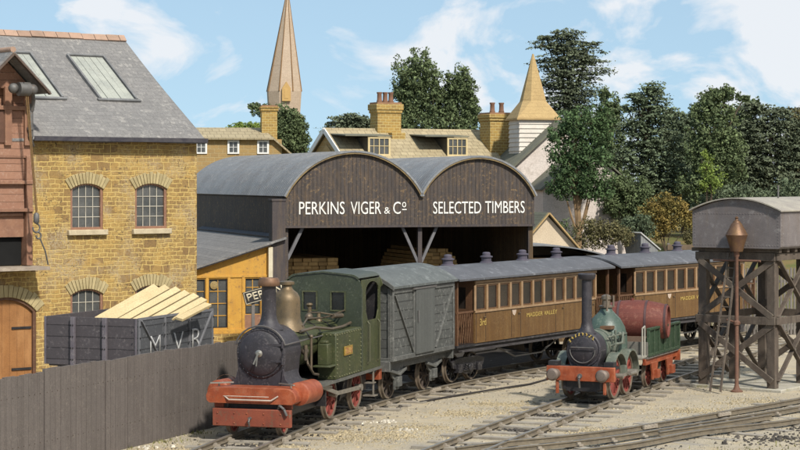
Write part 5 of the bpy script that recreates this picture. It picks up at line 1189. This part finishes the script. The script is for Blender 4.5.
m=MB(); m.sheet([(-2.1,-.25,7.82),(5.0,-.25,7.82),(4.7,2.6,8.4),(-2.1,2.6,8.4)],.07,(0,-.2,1)); m.sheet([(4.7,2.6,8.4),(5.0,-.25,7.82),(5.95,-.25,7.0),(5.9,2.6,7.0)],.07,(.6,0,.8)); m.sheet([(-2.1,2.6,8.4),(4.7,2.6,8.4),(5,5.3,7.82),(-2.1,5.3,7.82)],.07,(0,.2,1)); m.build('roof',tiles,H2,smooth=False)
for c in (1.55,3.08,4.50):
    m=MB(); m.prism([(c-.28,7.15),(c+.28,7.15),(c+.28,7.80),(c-.28,7.80)],'xz',-.06,.03,[[(c-.19,7.22),(c+.19,7.22),(c+.19,7.72),(c-.19,7.72)]]); m.box(c-.012,c+.012,-.03,-.01,7.2,7.75); m.box(c-.2,c+.2,-.03,-.01,7.46,7.48)
    wn=m.build('window',white,H2); m=MB(); m.box(c-.2,c+.2,-.02,-.005,7.2,7.74); m.build('glass_pane',glassm,wn)
chimney(H2,4.55,5.3,1.2,2.0,6.5,9.45,(),cap=.2)
# stone spire
SPI=thing('church_spire','tall tapering tan stone church spire with a small lucarne standing far behind the sheds','spire',(-6.95,120,0),R(10))
spm=mat('pale_spire_stone',(.47,.37,.28),(.40,.30,.21),rough=.9,sc=.8,bump=.1,pat=('wall',2.,.35,.010,(.32,.23,.16),(.48,.38,.28),(.43,.33,.24),.3,.4))
spt=mat('tan_spire_edge',(.24,.14,.065),(.17,.10,.05),rough=.85,sc=1)
n=8; zs=[(1.06,11.0),(.06,17.2)]; lean=.20
m=MB(); a0=R(22.5)
b_=[(1.08*math.cos(a0+2*PI*i/n),1.08*math.sin(a0+2*PI*i/n),11.2) for i in range(n)]; t_=[(lean+.05*math.cos(a0+2*PI*i/n),.05*math.sin(a0+2*PI*i/n),17.2) for i in range(n)]
lo=[(.98*math.cos(a0+2*PI*i/n),.98*math.sin(a0+2*PI*i/n),9.6) for i in range(n)]
m._a(b_+t_+lo,[(i,(i+1)%n,n+(i+1)%n,n+i) for i in range(n)]+[(2*n+i,2*n+(i+1)%n,(i+1)%n,i) for i in range(n)]+[tuple(range(n,2*n))])
m.build('spire',spm,SPI,smooth=False)
m=MB()
for i in range(n): m.tube(b_[i],t_[i],.045,.02,6)
m.build('edge_rib',spt,SPI)
m=MB(); m.lathe([(0,0),(.14,.0),(.05,.12),(.09,.2),(0,.3)],(lean,0,17.15),n=10); m.build('finial',spt,SPI)
m=MB(); m.prism([(-.26,10.6),(.26,10.6),(.26,11.35),(0,11.75),(-.26,11.35)],'xz',-1.15,-.5); m.box(-.12,.12,-1.17,-1.15,10.75,11.3); m.build('lucarne',mat('tan_lucarne',(.50,.32,.12),(.42,.26,.10),rough=.8,sc=3),SPI)
m=MB(); m.box(-1.05,1.05,-1.05,1.05,-.5,9.7); m.build('tower',hwall,SPI,smooth=False)
# timber belfry church
CH=thing('church','pale rendered church with steep gables and a tan shingled belfry spire','church',(5.85,88,0),R(12))
shm=mat('tan_shingles',(.47,.33,.15),(.38,.26,.12),rough=.85,sc=1.3,bump=.2,pat=('wall',.30,.16,.007,(.30,.20,.09),(.48,.34,.155),(.43,.30,.135),.4,.6))
m=MB()
def ring(r,z): return [(-r,-r,z),(r,-r,z),(r,r,z),(-r,r,z)]
def oct_(r,z): 
    k=r*.46; return [(-r,-k,z),(-k,-r,z),(k,-r,z),(r,-k,z),(r,k,z),(k,r,z),(-k,r,z),(-r,k,z)]
B0=oct_(1.0,8.62); B1=oct_(.54,9.35); B2=oct_(.03,11.45)
sq=[(-.98,-.98,8.6),(.98,-.98,8.6),(.98,.98,8.6),(-.98,.98,8.6)]
vs=sq+B1+B2; fs=[(0,5,4+0+0),]
fs=[(0,1,6,5),(1,7,6),(1,2,8,7),(2,9,8),(2,3,10,9),(3,11,10),(3,0,4,11),(0,5,4)]
fs+=[(4+i,4+(i+1)%8,12+(i+1)%8,12+i) for i in range(8)]+[tuple(range(12,20)),(3,2,1,0)]
m._a(vs,fs); m.build('spire',shm,CH,smooth=False)
m=MB(); m.box(-1.0,1.0,-1.0,1.0,8.52,8.6); m.build('spire_eave',tanr,CH)
m=MB()
for i in range(13): z=6.0+i*.195; m.hexa([(-.88,-.88,z),(.88,-.88,z),(.88,.88,z),(-.88,.88,z)],[(-.84,-.84,z+.19),(.84,-.84,z+.19),(.84,.84,z+.19),(-.84,.84,z+.19)])
m.build('belfry',mat('aged_white_boards',(.62,.57,.50),(.52,.47,.41),rough=.8,sc=2),CH,smooth=False)
def gable(T,x,y,hw,ze,za,depth,wallm,vm,roofm,vt=.10,base=-.3,win=None):
    m=MB(); holes=[win] if win else []
    m.prism([(x-hw,base),(x+hw,base),(x+hw,ze),(x,za-.1),(x-hw,ze)],'xz',y,y+.15,holes); m.box(x-hw,x-hw+.15,y+.15,y+depth,base,ze-.05); m.box(x+hw-.15,x+hw,y+.15,y+depth,base,ze-.05); m.build('gable_wall',wallm,T,smooth=False)
    if win:
        m=MB(); m.prism(win,'xz',y+.08,y+.10); m.build('window_glass',glassm,T)
    k=.12; sl=(za-ze)/hw
    m=MB()
    for s_ in (1,-1): m.sheet([(x,y-.12,za),(x+s_*(hw+k),y-.12,za-sl*(hw+k)),(x+s_*(hw+k),y+depth,za-sl*(hw+k)),(x,y+depth,za)],.07,(s_*sl,0,1))
    r_=m.build('roof',roofm,T,smooth=False)
    m=MB()
    for s_ in (1,-1): m.bar((x,y-.15,za+.03),(x+s_*(hw+k),y-.15,za-sl*(hw+k)+.03),.05,.16,(0,-1,0))
    m.build('verge_board',vm,r_)
gable(CH,.75,-1.9,2.3,6.35,8.42,6,churchw,leadr,leadr)
gable(CH,1.25,-4.2,2.0,5.55,7.25,3,churchw,leadr,leadr,win=[(.55,4.9),(.95,4.9),(.95,5.7),(.75,5.95),(.55,5.7)])
CT=thing('small_cottage','little cream gabled cottage with tan verges squeezed in right of the timber shed','cottage',(5.62,76,0),R(14))
gable(CT,0,0,1.45,3.0,4.62,5,mat('cream_plaster',(.56,.46,.33),(.46,.37,.26),rough=.9,sc=1.2,c3=(.38,.29,.18)),tanr,mat('mossy_grey_tiles',(.19,.19,.13),(.13,.13,.095),rough=.9,sc=2,pat=('roofx',.3,.2,.01,(.08,.08,.06),(.2,.2,.14),(.15,.15,.11),.5,.7)))
GS=thing('low_store','low store with a smooth blue grey curved roof behind the first coach','store',(3.7,72.5,0),R(10))
m=MB(); m.box(.0,4.0,0,4,-.1,3.05); m.build('wall',inboard,GS,smooth=False)
m=MB(); lo=[(4.25-4.5*i/16,3.0+.50*(1-max(0,(1-i/16*1.0)-.35)**2/.4225)) for i in range(17)]; m.prism(lo+[(x,z+.05) for x,z in lo][::-1],'xz',-.15,4.2); m.build('roof',corr,GS)
HT=thing('grey_hut','small grey lean-to hut with a pale sloping top behind the roofs of the coaches','hut',(9.55,79.3,0),R(30))
m=MB(); m.prism([(0,.2),(.85,.2),(.85,3.15),(0,3.75)],'xz',0,1.0); m.build('wall',mat('grey_hut_boards',(.24,.245,.245),(.18,.185,.185),rough=.8,sc=3,pat=('vplank',9.,.12,.01,(.10,.10,.10),(.25,.255,.255),(.2,.205,.205),.5,.6)),HT,smooth=False)
m=MB(); m.sheet([(-.06,-.06,3.80),(.93,-.06,3.10),(.93,1.06,3.10),(-.06,1.06,3.80)],.05,(.6,0,.8)); m.build('roof',mat('pale_hut_roof',(.42,.42,.40),(.34,.34,.33),rough=.8,sc=4),HT)
CG=thing('far_cottage','cottage roof of faded pink tiles glimpsed between the trees at the right edge','cottage',(18.6,92,2),R(-8))
gable(CG,.9,0,1.6,3.4,4.6,5,churchw,tanr,mat('faded_pink_tiles',(.30,.19,.15),(.22,.14,.11),rough=.9,sc=3),base=0)
# pale post by the trees and sign board in the yard
o=MB().box(-.07,.07,-.07,.07,0,2.6).build('marker_post',white); o.location=(8.4,84.5,2.0); tag(o,'pale upright post between the green trees behind the bushes','post')
SG=thing('sign_board','tilted black board lettered PERKINS in cream in front of the yellow office','sign',(-4.88,63.2,0),R(14))
m=MB(); m.M=Matrix.Translation((0,0,1.95))@Matrix.Rotation(R(-15),4,'Y'); m.box(.0,1.55,-.03,.03,0,.40); bd=m.build('board',blackp,SG)
m=MB(); m.M=Matrix.Translation((0,0,1.95))@Matrix.Rotation(R(-15),4,'Y')
for a in ((.02,1.53,.375,.39),(.02,1.53,.01,.025),): m.box(a[0],a[1],-.036,-.03,a[2],a[3])
for a in (.02,1.515): m.box(a,a+.015,-.036,-.03,.01,.39)
m.build('board_border',cream,bd)
c_,s_=math.cos(R(15)),math.sin(R(15))
text('PERKINS','sign_lettering',cream,bd,Vector((.10*c_-.08*s_,-.031,1.95+.10*s_+.08*c_)),(c_,0,s_),(-s_,0,c_),width=1.36,height=.25,fat=.012,depth=.006)
for x in (.25,1.3):
    m=MB(); m.box(x-.05,x+.05,.031,.10,0,2.1+x*.25); m.build('post',weathergrey,SG)

# ---------------- trees ----------------
def leafmat(name,c,c2,isl=.45):
    return mat(name,c,c2,rough=.8,sc=.9,isl=isl,bump=0,spec=.15,c3=tuple(min(1,x*1.7) for x in c),a3=.25,s3=2.5)
lf_mid=leafmat('leaf_mid_green',(.13,.165,.075),(.085,.112,.054))
lf_dark=leafmat('leaf_dark_green',(.125,.155,.090),(.08,.105,.062))
lf_blue=leafmat('leaf_grey_green',(.125,.145,.088),(.078,.095,.060))
lf_bright=leafmat('leaf_bright_green',(.085,.135,.055),(.055,.09,.04))
lf_lime=leafmat('leaf_yellow_green',(.22,.28,.06),(.14,.20,.05))
lf_autumn=leafmat('leaf_autumn',(.24,.16,.045),(.13,.13,.045),.6)
lf_olive=leafmat('leaf_olive_brown',(.15,.135,.062),(.10,.092,.045))
bark=mat('bark_tan',(.26,.17,.09),(.17,.11,.06),rough=.9,sc=5); barkd=mat('bark_dark',(.09,.065,.045),(.06,.045,.03),rough=.9,sc=5)
def tree(name,label,cat,base,blobs,leaf,seed,size=.10,dens=1.0,trunk=.16,bk=barkd,group='trees behind the yard',lobes=7,mode='clump',gap=.25):
    """base: foot; blobs: (x offset, height above foot, depth offset, rx, rz) ellipsoids filled with leaf clumps"""
    rr=random.Random(seed); T=thing(name,label,cat,base,0,group); m=MB(); V=[];F=[]
    limbs=MB(); top=max(b[1]+b[4]*.6 for b in blobs)
    if trunk:
        pts=[Vector((0,0,-.4))]; x=0
        for i in range(1,7): pts.append(Vector((rr.uniform(-.12,.12)*i*.4,rr.uniform(-.1,.1)*i*.3,top*i/6*.92)))
        for i in range(6): limbs.tube(pts[i],pts[i+1],trunk*(1-i/7),trunk*(1-(i+1)/7),9)
    for (bx,bz,by,rx,rz) in blobs:
        ry=min(rx,rz*1.3)*.9
        if trunk:
            j=min(5,int(6*bz/top*.75)); a=pts[j]; b=Vector((bx,by,bz)); mid=a.lerp(b,.5)+Vector((0,0,-.1*rx)); limbs.tube(a,mid,trunk*.4,trunk*.26,6); limbs.tube(mid,b,trunk*.26,trunk*.1,6)
        nc=max(10,int(84*dens*(rx*rz)**.75/ .35))
        for c in range(nc):
            # points towards the surface, irregular radius
            while True:
                d=Vector((rr.gauss(0,1),rr.gauss(0,1),rr.gauss(0,1)))
                if d.length>.1: break
            d.normalize(); q=rr.random()**.38*(1+.22*math.sin(5*d.x+seed+3*d.z)+rr.uniform(-.1,.16))
            cc=Vector((bx+d.x*rx*q,by+d.y*ry*q,bz+d.z*rz*q))
            if trunk and rr.random()<.05: limbs.tube(Vector((bx,by,bz)),cc,trunk*.08,.010,4)
            cr=rr.uniform(.10,.24)*(rx*rz)**.25*1.1; nl=int(rr.uniform(12,22))
            if mode=='bough':  # flat sprays, tips drooping
                ax=Vector((d.x,d.y,0)); 
                if ax.length<.1: ax=Vector((1,0,0))
                ax.normalize()
            for k in range(nl):
                e=Vector((rr.gauss(0,1),rr.gauss(0,1),rr.gauss(0,1))); e.normalize()
                if mode=='bough':
                    t=rr.uniform(-1,1.4); pos=cc+ax*t*cr*1.9+Vector((rr.gauss(0,.5),rr.gauss(0,.5),rr.gauss(0,.14)))*cr+Vector((0,0,-.18*t*t*cr)); nrm=Vector((rr.gauss(0,.7)+.15,rr.gauss(0,.7)-.3,.9)).normalized()
                else:
                    pos=cc+e*cr*rr.uniform(.5,1.05); nrm=(e+Vector((rr.gauss(0,.5),rr.gauss(0,.5),rr.gauss(0,.5)))).normalized()
                u=nrm.orthogonal().normalized(); a=rr.uniform(0,2*PI); u=(Matrix.Rotation(a,3,nrm)@u); v=nrm.cross(u); s=size*.80*rr.choice((.5,.7,.85,1,1.3))*rr.uniform(.8,1.2); n0=len(V)
                V+= [pos-u*s*.9, pos-v*s*.5+nrm*s*.1, pos+u*s*.9, pos+v*s*.5+nrm*s*.1]; F.append((n0,n0+1,n0+2,n0+3))
    m.v=[tuple(v) for v in V]; m.f=F
    if trunk: limbs.build('trunk',bk,T,fix=False)
    m.build('crown' if trunk else 'foliage',leaf,T,smooth=False,fix=False)
    return T
def px_tree(name,label,cat,Y,foot,blobs,leaf,seed,**k):
    s=FPX/Y; fx=(foot-400)/s; bz=gz(fx,Y)
    out=[]
    for q in blobs:
        cx,cy,rx,rz=q[:4]; dy=q[4] if len(q)>4 else 0
        s2=FPX/(Y+dy); out.append(((cx-400)/s2-fx, CAMH+(HY-cy)/s2-bz, dy, rx/s2*1.08, rz/s2*1.12))
    return tree(name,label,cat,(fx,Y,bz),out,leaf,seed,**k)
px_tree('broadleaf_tree','twin crowned dark green tree rising behind the long house roof','tree',98,432,[(418,72,20,18),(410,92,17,18),(426,100,24,20,.5),(460,84,14,14),(456,104,20,22,.6),(436,124,34,18),(405,122,12,14),(470,118,10,18)],lf_mid,11,size=.10,dens=1.15)
px_tree('conifer','low flat topped conifer left of the big chimney of the long house','tree',97,352,[(352,119,17,5),(362,124,14,6),(340,124,12,4),(350,130,20,6)],lf_blue,12,size=.10,mode='bough',dens=1.3)
px_tree('bushy_tree','rounded green tree at the foot of the stone spire','tree',106,288,[(284,118,15,12),(296,128,13,14),(284,138,20,16),(262,110,9,6),(254,106,5,3),(300,146,10,10)],lf_mid,13,size=.10,dens=1.2)
px_tree('hedge','yellow green hedge peeping over the small house roof','hedge',104,246,[(240,128,11,5),(254,129,12,6),(234,132,8,5)],lf_lime,14,size=.08,trunk=0,group=None,dens=1.2)
px_tree('cedar','tall wispy dark cedar standing right of the shingled spire','tree',101,566,[(566,36,12,7),(556,46,24,5),(574,52,25,6),(562,62,30,6),(572,72,30,7),(562,82,26,7),(572,93,26,8),(566,106,24,10),(585,60,12,4),(546,38,9,2.5),(590,44,9,2.5),(569,125,26,18)],lf_blue,15,size=.10,mode='bough',dens=1.0,trunk=.2)
px_tree('broadleaf_tree','bright green layered tree with bare tan trunk right of the church gable','tree',82,579,[(576,124,18,14),(562,138,14,11),(592,138,18,14),(566,156,19,12),(590,160,20,14),(572,176,22,13),(592,180,17,12),(564,190,18,9),(592,192,18,9),(602,118,10,12)],lf_bright,16,size=.085,dens=1.0,bk=bark,trunk=.19)
px_tree('conifer','dark pointed conifer with stepped boughs left of centre in the tree belt','tree',90,645,[(652,88,7,6),(648,98,14,8),(654,112,20,9),(644,126,24,11),(656,142,26,12),(640,158,26,13),(658,172,26,14),(646,190,30,14),(650,206,32,10),(628,108,6,3),(636,96,6,3)],lf_dark,17,size=.10,mode='bough',dens=1.15,trunk=.22)
px_tree('broadleaf_tree','tall dark tree with a top bending right in the middle of the tree belt','tree',88,716,[(726,94,15,6),(712,98,12,8),(706,112,14,13),(722,116,15,11),(712,134,20,15),(728,144,18,14),(704,152,18,15),(722,166,24,16),(708,184,26,16),(744,98,6,3)],lf_mid,18,size=.095,dens=1.2,trunk=.2)
px_tree('conifer','spreading grey green conifer filling the sky line near the right edge','tree',92,772,[(752,108,14,6),(774,112,16,6),(762,124,20,9),(790,128,18,10),(745,138,16,12),(772,146,24,14),(796,152,14,16),(756,164,24,16),(784,176,24,16),(750,184,20,12),(812,140,16,20)],lf_blue,19,size=.10,mode='bough',dens=1.2,trunk=.2)
px_tree('broadleaf_tree','shadowy dark tree between the pointed conifer and the tall bent tree','tree',95,684,[(684,126,14,12),(676,144,18,14),(692,150,16,16),(682,170,24,18),(690,192,26,16),(668,120,8,8),(697,116,6,10)],lf_dark,20,size=.10,dens=1.15)
px_tree('broadleaf_tree','dull green tree filling the belt between the tall bent tree and the right hand conifer','tree',97,742,[(740,118,14,14),(744,136,20,16),(738,156,24,18),(744,178,26,18),(752,104,7,6)],lf_mid,33,size=.10,dens=1.0)
px_tree('broadleaf_tree','dusky tree rising at the very edge behind the water tank lid','tree',99,806,[(800,118,14,10),(806,138,20,18),(800,160,24,20),(802,182,26,16)],lf_olive,34,size=.10,dens=1.0)
px_tree('young_tree','small yellow green sapling in front of the dark tree belt','tree',84,709,[(708,160,5,6),(706,170,9,7),(714,178,10,7),(708,186,11,6),(704,154,3,4)],lf_lime,21,size=.06,dens=.8,trunk=.07)
px_tree('bushy_tree','mid green bushy tree below the pointed conifer above the autumn bush','tree',84,628,[(620,184,12,10),(632,192,16,12),(616,204,16,14),(634,212,16,12),(644,196,10,8)],lf_mid,22,size=.08,dens=1.1,trunk=.12)
px_tree('broadleaf_tree','dark tree closing the gap behind the bright layered tree','tree',96,612,[(612,112,10,14),(606,130,14,16),(614,152,18,18),(606,176,22,20),(618,200,22,16),(604,96,5,7)],lf_mid,23,size=.10,dens=1.1)
px_tree('autumn_bush','orange and brown leaved bush behind the coach roofs','bush',81,668,[(664,204,14,9),(654,214,13,10),(672,218,16,10),(662,228,18,8),(680,208,9,8),(690,222,7,8)],lf_autumn,24,size=.065,dens=1.2,trunk=.07,group=None)
px_tree('bush','dark green bush left of the grey hut','bush',80,640,[(640,222,14,8),(628,228,14,9),(645,232,10,8)],lf_dark,25,size=.07,dens=1.1,trunk=0,group='low bushes on the bank')
px_tree('bush','olive brown scrub below the tan tree trunk','bush',79,600,[(590,228,16,9),(606,230,18,9),(622,236,14,9),(598,240,20,8)],lf_olive,26,size=.06,dens=1.2,trunk=0,group='low bushes on the bank')
px_tree('bush','low green bush beside the cream cottage','bush',79.5,568,[(560,226,7,6),(564,236,8,7),(572,244,10,5)],lf_mid,27,size=.06,dens=1.1,trunk=0,group='low bushes on the bank')
px_tree('bush','broad dark evergreen mass behind the water tank','bush',85,760,[(740,200,24,14),(770,204,26,14),(798,200,20,20),(716,210,18,14),(700,216,12,12),(728,226,18,12)],lf_dark,28,size=.09,dens=1.0,trunk=0,group='low bushes on the bank')
px_tree('bush','thin olive bush between the small conifer and the pale hut roof','bush',83,700,[(700,228,10,8),(690,236,9,6)],lf_olive,29,size=.06,dens=1.1,trunk=0,group='low bushes on the bank')
tufts('bank_undergrowth',[(x,y,.8) for x in (5.5,7,8.5,10,11.5,13) for y in (79,81,83)],lf_olive,'brown and green undergrowth covering the bank behind the coaches','undergrowth',31,n=420,h=.35)
tufts('bank_grass',[(5.8,77.6,.5),(6.8,78.0,.5),(7.8,78.4,.4)],lf_bright,'fresh green grass on the foot of the bank right of the cottage','grass',32,n=350,h=.18)
